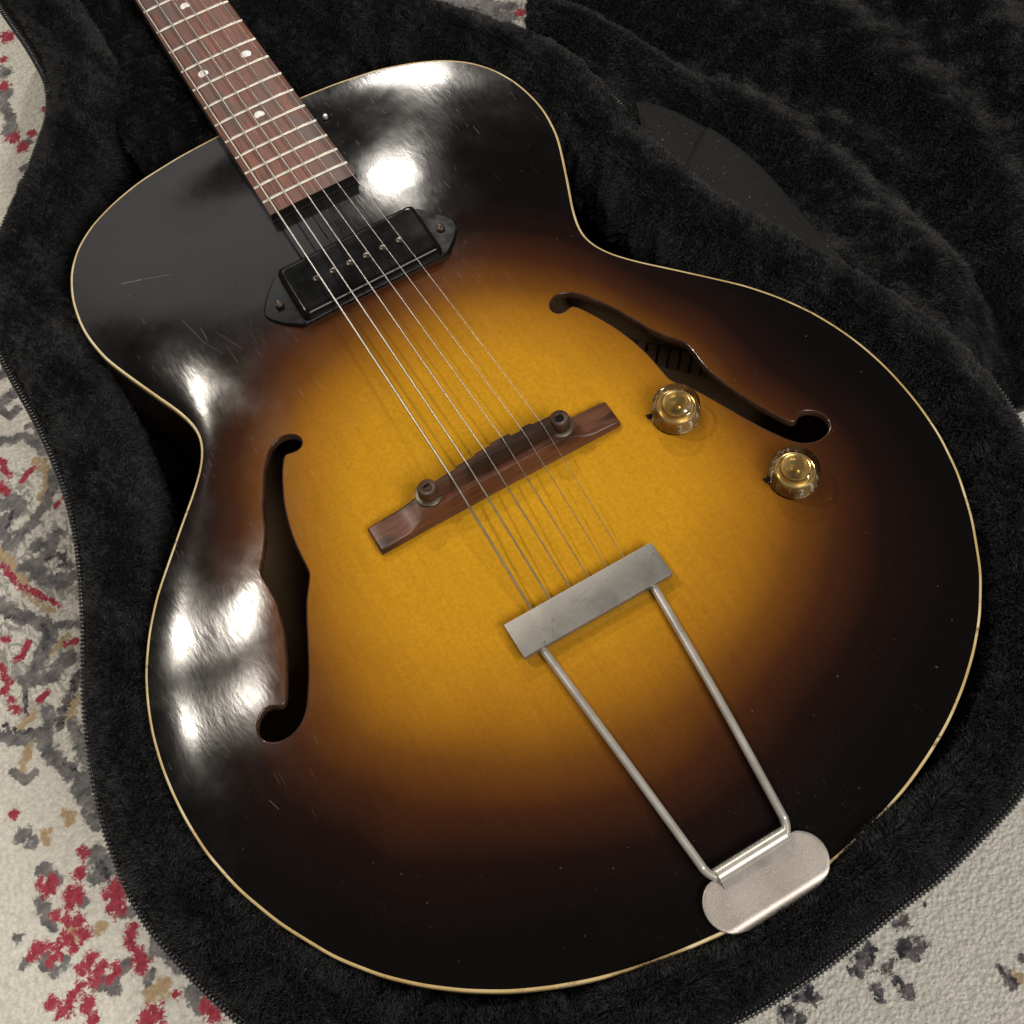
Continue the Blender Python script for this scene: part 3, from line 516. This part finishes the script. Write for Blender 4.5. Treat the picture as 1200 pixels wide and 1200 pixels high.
for x, y in ((-47.6, 145.2), (49.6, 142.8)):
    z = max(float(H(x, y)), 9.0 - 2.2 * ((x - PX) / 58) ** 2) + 2.5
    lathe('mounting_screw', [(.01, .9), (.9, .5), (1.6, 1.0), (2.3, .6), (2.5, 0), (2.5, -1)], (x, y, z), M['screw'], pick, 16)

# bridge
rings = []
for x in np.r_[-68.6, -67.8, np.linspace(-66, 64, 44), 65.6, 66.4]:
    e = min(x + 68.6, 66.4 - x); hgt_ = 5.2 + 5.2 * np.clip((e - 20) / 14, 0, 1) ** .8 if e > 20 else 4.2 + .05 * e
    if e < 1: hgt_ = 3.2 + e
    yb0, yb1 = (-15.6, -.4); flat = np.clip((e - 16) / 12, 0, 1)
    base = [float(H(x, yb0)) - .3, float(H(x, yb1)) - .3]; zt = float(H(x, -8)) + hgt_
    rings.append([(x, yb0, base[0]), (x, yb0 + .2, base[0] + 2.6), (x, yb0 + .8 + 3.2 * flat, zt - .4), (x, yb0 + 1.4 + 3.4 * flat, zt), (x, yb1 - 1.2, zt), (x, yb1 - .4, zt - .5), (x, yb1, base[1])])
bb = loft('bridge_base', rings, M['bridge'], G, True, True, True, 28)
SZ = 34.0
xsx = np.array([-40, -36, -30, -29, -18.5, -17.5, -8, -7, 1.5, 2.5, 12, 13, 18, 19.5, 24, 25, 33, 38, 42]) + .0
fy = [-8.2, -8.2, -8.2, -7.6, -7.6, -6.0, -6.0, -4.4, -4.4, -2.8, -2.8, -5.2, -5.2, -3.0, -3.0, -4.6, -4.6, -5.4, -5.4]     # neck-side face
rings = []
for x, f_ in zip(xsx, fy):
    u = (x - 1.2) / 42; zt = SZ - .9 - 3.2 * u * u; zlo = 24.8 - 1.0 * u * u
    yk = -8.6; fq = -2.4 + (f_ + 8.2) * .62
    rings.append([(x, yk, zlo), (x, yk + 1.2, zt - 4), (x, min(fq - 1.2, yk + 3.6), zt - .4), (x, fq - .5, zt), (x, fq, zt - .7), (x, fq - .3, zlo)])
sd = loft('bridge_saddle', rings, M['saddle'], G, True, True, True, 25)
for x in (-35.2, 38.0):
    zt = 31.4 if x < 0 else 31.8; c_ = (x, -4.4 if x > 0 else -3.6, 0)
    lathe('post_boss', [(2.1, 25.6), (2.1, zt - .3), (2.5, zt), (4.2, zt), (4.8, zt - .6), (5.0, zt - 2), (5.2, 25.4), (2, 25.4)], c_, M['saddle'], sd, 28)
    lathe('shaded_bridge_post', [(.01, zt - 1.1), (2.0, zt - 1.1), (2.0, 20)], c_, M['lining'], sd, 14)  # post top raised and blackened, its colour stands in for shade in the hole
    lathe('thumbwheel', [(.01, 25.3), (6.4, 25.3), (6.9, 24.9), (6.9, 23.2), (6.4, 22.8), (.01, 22.8)], c_, M['brass'], bb, 30)

# tailpiece: plate over the end, hinge, two rods, string bar
TX = 2.9
rows = []
ys_ = np.r_[np.linspace(-222.5, -243.6, 16), np.full(10, -245.0)]
zs_ = []
for y in ys_[:16]: zs_.append(max(float(H(TX, y)), 0) * .25 + 4.4 - .06 * (-222.5 - y))
zs_ = np.array(zs_); ya = []; za = []
for y, z in zip(ys_[:16], zs_): ya.append(y); za.append(z)
for k in range(1, 9):            # bend down over the rim
    a_ = k / 8 * math.pi / 2; ya.append(-243.6 - 4.2 * math.sin(a_)); za.append(zs_[-1] - 4.2 * (1 - math.cos(a_)))
for k in range(1, 5): ya.append(-247.8); za.append(zs_[-1] - 4.2 - 8 * k)
sl = np.r_[0, np.cumsum(np.hypot(np.diff(ya), np.diff(za)))]
tot = []
for s_, y, z in zip(sl, ya, za):
    tc = 12.8
    if s_ < 25.6: hw = 17.4 + math.sqrt(max(tc ** 2 - (s_ - tc) ** 2, 0)) * 1.02
    else: hw = 17.4
    tot.append([(TX + hw * q, y, z) for q in np.linspace(-1, 1, 25)])
tot = np.array(tot)
plate = mesh('tailpiece', tot.reshape(-1, 3), grid_faces(len(tot), 25), M['plate'], G); fix_normals(plate)
sm = plate.modifiers.new('thick', 'SOLIDIFY'); sm.thickness = .0014; sm.offset = 0
bv = plate.modifiers.new('bev', 'BEVEL'); bv.width = .0004; bv.segments = 2; bv.angle_limit = math.radians(50)
plate['label'] = 'nickel trapeze tailpiece with rounded hinge plate'
zh = zs_[0] + 3.0; yh = -223.0
tube('hinge_barrel', [(TX - 18.0, yh, zh), (TX - 17.6, yh, zh), (TX + 17.6, yh, zh), (TX + 18.0, yh, zh)], [3.0, 3.5, 3.5, 3.0], M['nickel'], plate, 20)
loft('hinge_leaf', [[(TX + x, yh - 2.4, zh + 2.0), (TX + x, yh - 4.2, zh - .4), (TX + x, yh - 6.5, zs_[3] + .85), (TX + x, yh - 6.2, zs_[3] + .2), (TX + x, yh - 2.5, zh - 1)] for x in (-17.4, -8, 0, 8, 17.4)], M['nickel'], plate, True, True, True, 60)
for s_ in (-1, 1):
    xb = -27.6 if s_ < 0 else 32.8; xe = TX + s_ * 21.2
    P = [(xb, -92, 16.9), (xb + (xe - xb) * .03, -100, 16.8), (xb + (xe - xb) * .5, -158, 15.4), (xb + (xe - xb) * .97, -211, 9.8), (xe - s_ * .3, -217.5, zh + .6), (xe - s_ * 1.7, -221.2, zh + .1), (xe - s_ * 4.2, yh, zh), (TX + s_ * 10, yh, zh)]
    tube('tailpiece_rod', catmull(P, 9), 2.0, M['nickel'], plate, 16)
box('string_bar', -37.4, 43.0, -98.6, -79.8, 16.6, 21.0, M['bar'], plate, .5, 2)

# strings
S180 = [-22.9, -13.4, -3.6, 5.3, 14.5, 24.4]; S0 = [-22.8, -13.0, -2.4, 8.3, 18.8, 28.9]; ST = [-22.2, -12.3, -1.4, 8.8, 18.8, 28.2]
SAD = [-4.2, -3.6, -2.4, -1.2, -3.6, -3.2]; RAD = [.60, .47, .37, .27, .20, .17]
for i in range(6):
    zs = SZ - .55 - 3.2 * ((S0[i] - 1.2) / 42) ** 2 + .3; xk = lambda y: S0[i] + (S180[i] - S0[i]) * (y / 180)
    zn = lambda y: zs + (11.6 - zs) * (y / 318)
    P = [(ST[i], -88, 18.9), (ST[i], -78, 19.2)] + [(ST[i] + (S0[i] - ST[i]) * k, -78 + (SAD[i] + 77.0) * k, 19.2 + (zs - 19.2) * k) for k in (.33, .66, .97)] + \
        [(S0[i], SAD[i], zs), (xk(3), 3, zn(3))] + [(xk(y), y, zn(y)) for y in (60, 120, 180, 250, 320, 400, 490)]
    o = tube('string', P, RAD[i], M['wound'] if i < 3 else M['string'], G, 8)
# control knobs
def make_digit(txt, size):
    cu = bpy.data.curves.new('digit', 'FONT'); cu.body = txt; cu.size = size; cu.align_x = 'CENTER'; cu.align_y = 'BOTTOM'; cu.offset = .00013
    cu.resolution_u = 3
    o = bpy.data.objects.new('digit', cu); COL.objects.link(o)
    dg = bpy.context.evaluated_depsgraph_get(); me = bpy.data.meshes.new_from_object(o.evaluated_get(dg))
    bpy.data.objects.remove(o); return me
digits = [make_digit(str(k), .0050) for k in range(11)]
for me in digits: me.materials.append(M['print'])
for kx, ky, lab, rz in ((93.6, -23.6, 'gold knob nearer the bridge', 0), (123.4, -82.6, 'gold knob nearer the lower rim', 6)):
    kz = float(H(kx, ky)) + 1.2
    gr = np.array([-(float(H(kx + 2, ky)) - float(H(kx - 2, ky))) / 4, -(float(H(kx, ky + 2)) - float(H(kx, ky - 2))) / 4, 1.0])
    kn = lathe('control_knob', [(.01, 8.2), (1.3, 8.0), (2.2, 6.9), (3.6, 6.4), (5.4, 6.8), (6.2, 8.6), (6.7, 9.6), (7.1, 9.8), (7.5, 9.5), (7.7, 8.6), (7.8, 6.4), (8.2, 6.0), (8.7, 6.1), (9.0, 6.8), (9.4, 7.0), (9.7, 6.7), (9.9, 5.6), (12.1, .5), (12.1, 0)],
               (kx, ky, kz), M['gold'], G, 64, 30)
    kn['label'] = lab
    kn.data.materials.append(M['gold_side'])
    for f_ in kn.data.polygons:
        if math.hypot(f_.center.x * 1000 - kx, f_.center.y * 1000 - ky) > 10.2 and f_.center.z * 1000 - GB - kz < 6: f_.material_index = 1
    lathe('clear_skirt', [(7.9, 10.0), (8.2, 10.2), (10.9, 10.2), (11.4, 9.9), (11.7, 9.2), (12.8, .9), (12.9, .3), (12.7, 0), (12.2, 0)], (kx, ky, kz), M['acrylic'], kn, 64, 40)
    for k in range(11):
        an = math.radians(186 + rz + k * 31.0); rr_ = 11.98; z = kz + 1.0
        ux = np.array([-math.sin(an), math.cos(an), 0]); out = np.array([math.cos(an), math.sin(an), 0]); up = np.array([0, 0, 1.0]) - .42 * out; up /= np.linalg.norm(up)
        o = raw_obj('numeral', digits[k], None, kn); nrm = np.cross(ux, up)
        pos = (np.array([kx, ky, z]) + out * rr_ + [0, 0, GB]) / 1000
        o.matrix_local = Matrix(((ux[0], up[0], nrm[0], pos[0]), (ux[1], up[1], nrm[1], pos[1]), (ux[2], up[2], nrm[2], pos[2]), (0, 0, 0, 1)))
    tv = []; tf = []
    for k in range(22):
        an = math.radians(186 + rz + k * 15.5); out = np.array([math.cos(an), math.sin(an), 0]); ux = np.array([-math.sin(an), math.cos(an), 0]); q = len(tv)
        c0 = np.array([kx, ky, kz + .15]) + out * 12.42; c1 = c0 + [0, 0, 1.1] - out * .46
        tv += [c0 - ux * .25, c0 + ux * .25, c1 + ux * .25, c1 - ux * .25]; tf.append((q, q + 1, q + 2, q + 3))
    tag(mesh('tick_marks', tv, tf, M['print'], kn, smooth=False), kind='stuff')
    pd = np.array([-.93, .36]); pn = np.array([-.36, -.93]); c0 = np.array([kx, ky])
    v = [(*(c0 + pd * r + pn * w), kz + z) for r, w, z in ((9, 2, .2), (13.2, 1.2, .2), (14.7, .8, .9), (14.9, -.8, .9), (13.2, -1.2, .2), (9, -2, .2))]
    v += [(x, y, z + .9) for x, y, z in v]
    fix_normals(mesh('pointer', v, [(0, 1, 2, 3, 4, 5), (6, 7, 8, 9, 10, 11)] + [(i, (i + 1) % 6, 6 + (i + 1) % 6, 6 + i) for i in range(6)], M['pointer'], kn, smooth=False))

# ================================================================== case
ZOFF = Z0 * 1000
CS = empty('guitar_case', 0)
tag(CS, 'open black soft guitar case with plush lining and zipped edge under the guitar', 'guitar case')
CZ = -22.0
COUT = [(-97,500),(-97,478),(-94,437),(-94,400),(-103,375),(-114,360),(-133,336),(-151,316),(-163,302),(-180,280),(-190,255),(-192,226),(-191,200),(-189.5,174),(-190,146),(-192,119),(-196.5,94),(-203,72),(-212,45),(-223,18),(-231,-5),(-236.5,-26),(-241,-47),(-243,-68),(-244,-89),(-241.5,-110),(-236,-129),(-230,-148),(-223,-165),(-208,-195),(-185,-222),(-148,-248),(-100,-264),(-70,-270.5),(-41,-273.5),(-20,-275),(2,-275),(25,-273.5),(52,-270.5),(75,-269.5),(108,-263),(130,-258),(165,-242),(200,-210),(230,-170),(251,-112),(256,-84),(254,-50),(246,-15),(236,15),(222,48),(210,80),(200,112),(195,146),(194,190),(190,235),(177,268),(157,297),(133,333),(114,370),(103,420),(99,470),(98,500),(95,560),(-95,560)]
CO = resample(smooth_closed(resample(np.array(COUT, float), 1200, True), 4.0), 720, True)
neckpoly = np.array([(-30, 283), (-30, 620), (30, 620), (30, 283)], float)
gap = np.minimum(pl_dist(CO[:, 0], CO[:, 1], np.vstack([OUT, OUT[:1]])), pl_dist(CO[:, 0], CO[:, 1], neckpoly))
bottom = np.clip((-225 - CO[:, 1]) / 30, 0, 1); hingeside = np.clip((CO[:, 0] - 170) / 30, 0, 1) * (CO[:, 1] > -80)
br = (np.exp(-((CO[:, 0] + 62) / 26) ** 2) * 1.2 + np.exp(-((CO[:, 0] - 62) / 24) ** 2) * 1.3 + .5 * np.exp(-((CO[:, 0]) / 70) ** 2)) * bottom
Wd = smooth_closed((np.clip(gap - 1.5, 18, 42) + 3.0 * br)[:, None], 10)[:, 0]
inn_n = offset(CO, 1.0) - CO
prof = [(0.00, 0), (.03, 3), (.10, 7), (.22, 12), (.38, 16), (.52, 17.5), (.68, 16.5), (.82, 12), (.92, 5), (1.0, -8), (1.03, -30), (1.04, -76)]
rows = []
for fi, zf in prof:
    dd = (Wd * fi)[:, None]; bumpn = wob(CO[:, 0] + 40 * fi, CO[:, 1], 60, 3) * 2.0 * (fi > .1) * (fi < .95)
    z = CZ + zf + bumpn + (br * 9 + bottom * 2) * np.clip(fi * 1.6, 0, 1) * (fi < 1.02) + hingeside * 2
    rows.append(np.c_[CO + inn_n * dd, z])
RIM = np.array(rows)             # (T, S, 3)
lin = loft('plush_lining', RIM, M['lining'], CS, True, False, True, None)
fl3 = offset(CO, 30)[::6]
mesh('case_floor', ring(fl3, -98.0), [tuple(range(len(fl3)))], M['lining'], CS, smooth=False)
low = offset(CO, 10)
loft('case_shell', [ring(offset(CO, .6), CZ - .8), ring(offset(CO, -.2), CZ - 3), ring(offset(CO, .5), CZ - 20), ring(offset(CO, 3), CZ - 60), ring(low, -112), ring(offset(CO, 20), -124)], M['nylon'], CS, True, False, True, None)
# zip: tape and two rows of teeth
tp = loft('zip_tape', [ring(offset(CO, -1.4), CZ + .5), ring(offset(CO, 1.0), CZ + 2.0), ring(offset(CO, 4.5), CZ + 4.4), ring(offset(CO, 9), CZ + 8)], M['tape'], CS, True, False, True, None)
TP = resample(offset(CO, -1.2), 1000, True); TT = np.roll(TP, -1, 0) - np.roll(TP, 1, 0); TT /= np.linalg.norm(TT, axis=1)[:, None]; NN = np.stack([TT[:, 1], -TT[:, 0]], 1)
cp = [ring(TP + NN * (1.35 * math.cos(q * math.pi / 4)), CZ + .6 + 1.35 * math.sin(q * math.pi / 4)) for q in range(8)]
loft('zip_cord', cp + cp[:1], M['teeth'], tp, True, False, True, None)
tv = []; tf = []
for i, (c, u, n_) in enumerate(zip(TP, TT, NN)):
    k = len(tv)
    for zz, sc_ in ((-1.0, 1.0), (1.1, 1.0), (2.0, .6)):
        for q in range(8):
            an = q * math.pi / 4; tv.append((*(c + u * (.62 * sc_ * math.cos(an)) + n_ * (2.1 * sc_ * math.sin(an))), CZ + 1.0 + zz))
    for r_ in (0, 8):
        for q in range(8): tf.append((k + r_ + q, k + r_ + (q + 1) % 8, k + r_ + 8 + (q + 1) % 8, k + r_ + 8 + q))
    tf.append(tuple(k + 16 + q for q in range(8)))
zt_o = mesh('zip_teeth', tv, tf, M['teeth'], tp, smooth=True); fix_normals(zt_o); tag(zt_o, kind='stuff')

# plush pile: fibres rooted on the lining
def pile(name, parent, GR, count, length, lean=(0, 0, 0), closed=False, keepf=None, seed=1, dens=None, rad=.19):
    r = np.random.default_rng(seed); GR = np.asarray(GR, float)
    if closed: GR = np.concatenate([GR, GR[:, :1]], 1)
    A, B, C_, D = GR[:-1, :-1], GR[1:, :-1], GR[1:, 1:], GR[:-1, 1:]
    nrm = np.cross(C_ - A, D - B); ar = np.linalg.norm(nrm, axis=2); nrm = nrm / (ar[..., None] + 1e-9)
    if nrm[..., 2].mean() < 0: nrm = -nrm
    w = ar.copy()
    if dens is not None: w = w * dens(((A + C_) / 2))
    cdf = np.cumsum(w.ravel()); idx = np.searchsorted(cdf, r.uniform(0, cdf[-1], count)); idx = np.clip(idx, 0, w.size - 1)
    i, j = np.unravel_index(idx, w.shape); a_ = r.uniform(size=(count, 1)); b_ = r.uniform(size=(count, 1))
    P = (A[i, j] * (1 - a_) + B[i, j] * a_) * (1 - b_) + (D[i, j] * (1 - a_) + C_[i, j] * a_) * b_
    Nn = nrm[i, j]
    cc = (P - [-118.819, -298.55, 602.942]) @ np.array(Rc).T; u_ = 1.3226 * cc[:, 0] / -cc[:, 2]; v_ = 1.3226 * cc[:, 1] / -cc[:, 2]
    k = (np.abs(u_) < .63) & (np.abs(v_) < .63); P, Nn = P[k], Nn[k]      # fibres only as far as a little beyond the frame
    if keepf is not None:
        k = keepf(P); P, Nn = P[k], Nn[k]
    n = len(P)
    cl = np.stack([wob(P[:, 0], P[:, 1], 9, seed + 11), wob(P[:, 0], P[:, 1], 9, seed + 12), np.zeros(n)], 1) * .35 + \
         np.stack([wob(P[:, 0], P[:, 1], 28, seed + 13), wob(P[:, 0], P[:, 1], 28, seed + 14), np.zeros(n)], 1) * .5 + \
         np.stack([wob(P[:, 0] + P[:, 2], P[:, 1], 3.5, seed + 15), wob(P[:, 0], P[:, 1] + P[:, 2], 3.5, seed + 16), np.zeros(n)], 1) * .16
    d0 = Nn + np.asarray(lean) + cl * .5 + r.normal(0, .18, (n, 3)); d0 /= np.linalg.norm(d0, axis=1)[:, None]
    d1 = Nn * .7 + np.asarray(lean) * 1.6 + cl * 1.0 + r.normal(0, .32, (n, 3)); d1 /= np.linalg.norm(d1, axis=1)[:, None]
    L = length * r.uniform(.65, 1.15, (n, 1)) * (1 + .18 * wob(P[:, 0], P[:, 1], 14, seed + 17)[:, None])
    p1 = P + d0 * L * .38; p2 = p1 + (d0 * .45 + d1 * .55) * L * .34; p3 = p2 + d1 * L * .30
    pts_ = np.stack([P - Nn * .8, p1, p2, p3], 1).reshape(-1, 3)
    cu = bpy.data.hair_curves.new(name); cu.add_curves([4] * n)
    cu.points.foreach_set('position', loc(pts_, ZOFF).astype(np.float32).ravel())
    ra = cu.attributes.get('radius') or cu.attributes.new('radius', 'FLOAT', 'POINT')
    ra.data.foreach_set('value', np.tile(np.array([1.0, .95, .7, .15]) * rad / 1000, n).astype(np.float32))
    cu.materials.append(M['pile'])
    o = bpy.data.objects.new(name, cu); COL.objects.link(o); o.parent = parent
    return tag(o, kind='stuff')
GO = offset(OUT, -.5)
def in_view(P):                  # only what the photograph and a step to either side of it can see
    return (P[:, 1] < 520) & ((P[:, 1] < 300) | (np.abs(P[:, 0]) > 24))
HP = np.array([(194, 160), (200, 170), (218, 146), (229, 88), (231, 40), (228, 28), (221, 40), (211, 62), (196, 113), (193, 140)], float)
def keep_rim(P): return in_view(P) & ~inside(GO, P[:, 0], P[:, 1]) & ~(inside(HP, P[:, 0], P[:, 1]) & (P[:, 0] > 0))
RIMF = np.array([resample(RIM[:, s], 30) for s in range(0, RIM.shape[1], 2)]).transpose(1, 0, 2)
pile('plush_pile', lin, RIMF[2:21], 460000, 4.3, closed=True, keepf=keep_rim, seed=3, dens=lambda c: np.clip((c[..., 2] + 45) / 20, .15, 1))

# plush bed on both sides of the neck
gxx, gyy = np.meshgrid(np.linspace(-72, 80, 50), np.linspace(292, 540, 80), indexing='ij')
bz = -26 + 4 * wob(gxx, gyy, 70, 5) - 40 * np.clip((300 - gyy) / 8, 0, 1) ** 2 - 8 * np.clip((38 - np.abs(gxx)) / 14, 0, 1)
BED = np.stack([gxx, gyy, bz], 2)
bed = mesh('neck_bed', BED.reshape(-1, 3), grid_faces(50, 80), M['lining'], CS)
pile('plush_pile', bed, BED, 140000, 4.8, lean=(-.1, -.25, 0), seed=21, keepf=lambda P: (P[:, 1] < 500) & (np.abs(P[:, 0]) > 20))

# ribbed hinge cloth between case and lid
HU = catmull(np.array([(200, 181), (213, 169), (224, 149), (232, 118), (236, 84), (237, 40), (237, 2)], float), 8)
HL = catmull(np.array([(190, 160), (187, 138), (190, 112), (198, 82), (209, 54), (222, 28), (237, 2)], float), 8)
def strip(name, s0, s1, dz, ph):
    u_ = resample(HU, 60); l_ = resample(HL, 60); rows = []
    for s in np.linspace(s0, s1, 30):
        k = s * 59; a_ = np.array([np.interp(k, range(60), u_[:, c]) for c in (0, 1)]); b_ = np.array([np.interp(k, range(60), l_[:, c]) for c in (0, 1)])
        rows.append([(*(b_ + (a_ - b_) * q), -15.5 + dz - 5 * s + 6 * math.sin(q * 3.0) * (1 - s) + 1.5 * math.sin(s * 11 + q * 2 + ph)) for q in np.linspace(0, 1, 20)])
    o = mesh(name, np.array(rows).reshape(-1, 3), grid_faces(30, 20), M['ribbed'], CS); fix_normals(o)
    sm = o.modifiers.new('thick', 'SOLIDIFY'); sm.thickness = .0015; return o
strip('hinge_cloth', 0.0, .265, 0, 0)
strip('hinge_cloth', .25, .97, 1.8, 1)

# the lid, folded open, its plush lining rucked into folds
hl = np.array([(177, 268), (190, 235), (196, 190), (199, 146), (206, 112), (216, 80), (228, 48), (240, 15), (250, -15), (255, -42), (256, -60)], float)
hl = catmull(hl, 8)
ol = catmull(np.array([(330, 560), (440, 540), (560, 460), (660, 320), (710, 200), (720, 80), (700, -30), (660, -122)], float), 8)
ns, nt = 150, 150
hs = resample(hl, ns); os_ = resample(ol, ns); tt = np.linspace(0, 1, nt) ** 1.25
LX = hs[:, None, 0] * (1 - tt) + os_[:, None, 0] * tt; LY = hs[:, None, 1] * (1 - tt) + os_[:, None, 1] * tt
dh = pl_dist(LX, LY, hl)
wx_ = LX + 5 * wob(LX, LY, 160, 31); wy_ = LY + 5 * wob(LX, LY, 160, 32)
def ridge(L, w): return np.exp(-(pl_dist(wx_, wy_, L) / w) ** 2)
LZ = -22 - 52 * np.clip(dh / 60, 0, 1) ** 1.1
LZ += 34 * ridge([(196, 268), (211, 242), (245, 212), (271, 178), (281, 140), (284, 105), (287, 50), (293, -5), (295, -54)], 22)
LZ += 36 * ridge([(345, 260), (366, 184), (369, 115), (362, 48), (352, 0)], 30)
LZ += 12 * ridge([(316, 140), (324, 110), (326, 46), (332, -16), (338, -60)], 14)
LZ += 28 * ridge([(262, 310), (298, 247), (317, 195)], 26)
LZ += 36 * ridge([(440, 220), (435, 120), (425, 40), (410, -40)], 36)
LZ += 2 * wob(LX, LY, 150, 33)
LZ -= 6 * np.clip(dh / 300, 0, 1)
edge_s = np.minimum(np.arange(ns), np.arange(ns)[::-1])[:, None] / 6.0
LZ -= 10 * np.exp(-edge_s)
sl_ = np.clip((np.arange(ns)[:, None] - ns * .80) / (ns * .2), 0, 1) ** 1.5; LZ = LZ * (1 - sl_ * np.clip(dh / 40, 0, 1)) + (-114) * sl_ * np.clip(dh / 40, 0, 1)
LID = np.stack([LX, LY, LZ], 2)
lid = mesh('lid_lining', LID.reshape(-1, 3), grid_faces(ns, nt), M['lining'], CS)
sh = LID.copy(); sh[..., 2] = np.minimum(-118, LID[..., 2] - 20)
bd = np.concatenate([LID[0], LID[1:, -1], LID[-1, ::-1][1:]]); bl = bd.copy(); bl[:, 2] = -122
loft('lid_shell', [bd - [0, 0, .3], (bd + bl) / 2, bl], M['nylon'], CS, False, False)
def keep_lid(P): return (P[:, 0] < 520) & (P[:, 1] < 460) & ~inside(HP, P[:, 0], P[:, 1])
pile('plush_pile', lid, LID, 450000, 4.1, lean=(.05, -.25, 0), seed=41, keepf=keep_lid, dens=lambda c: ((c[..., 0] < 500) & (c[..., 1] < 440)) * 1.0 + .02)
SC.cycles_curves.shape = 'RIBBONS'
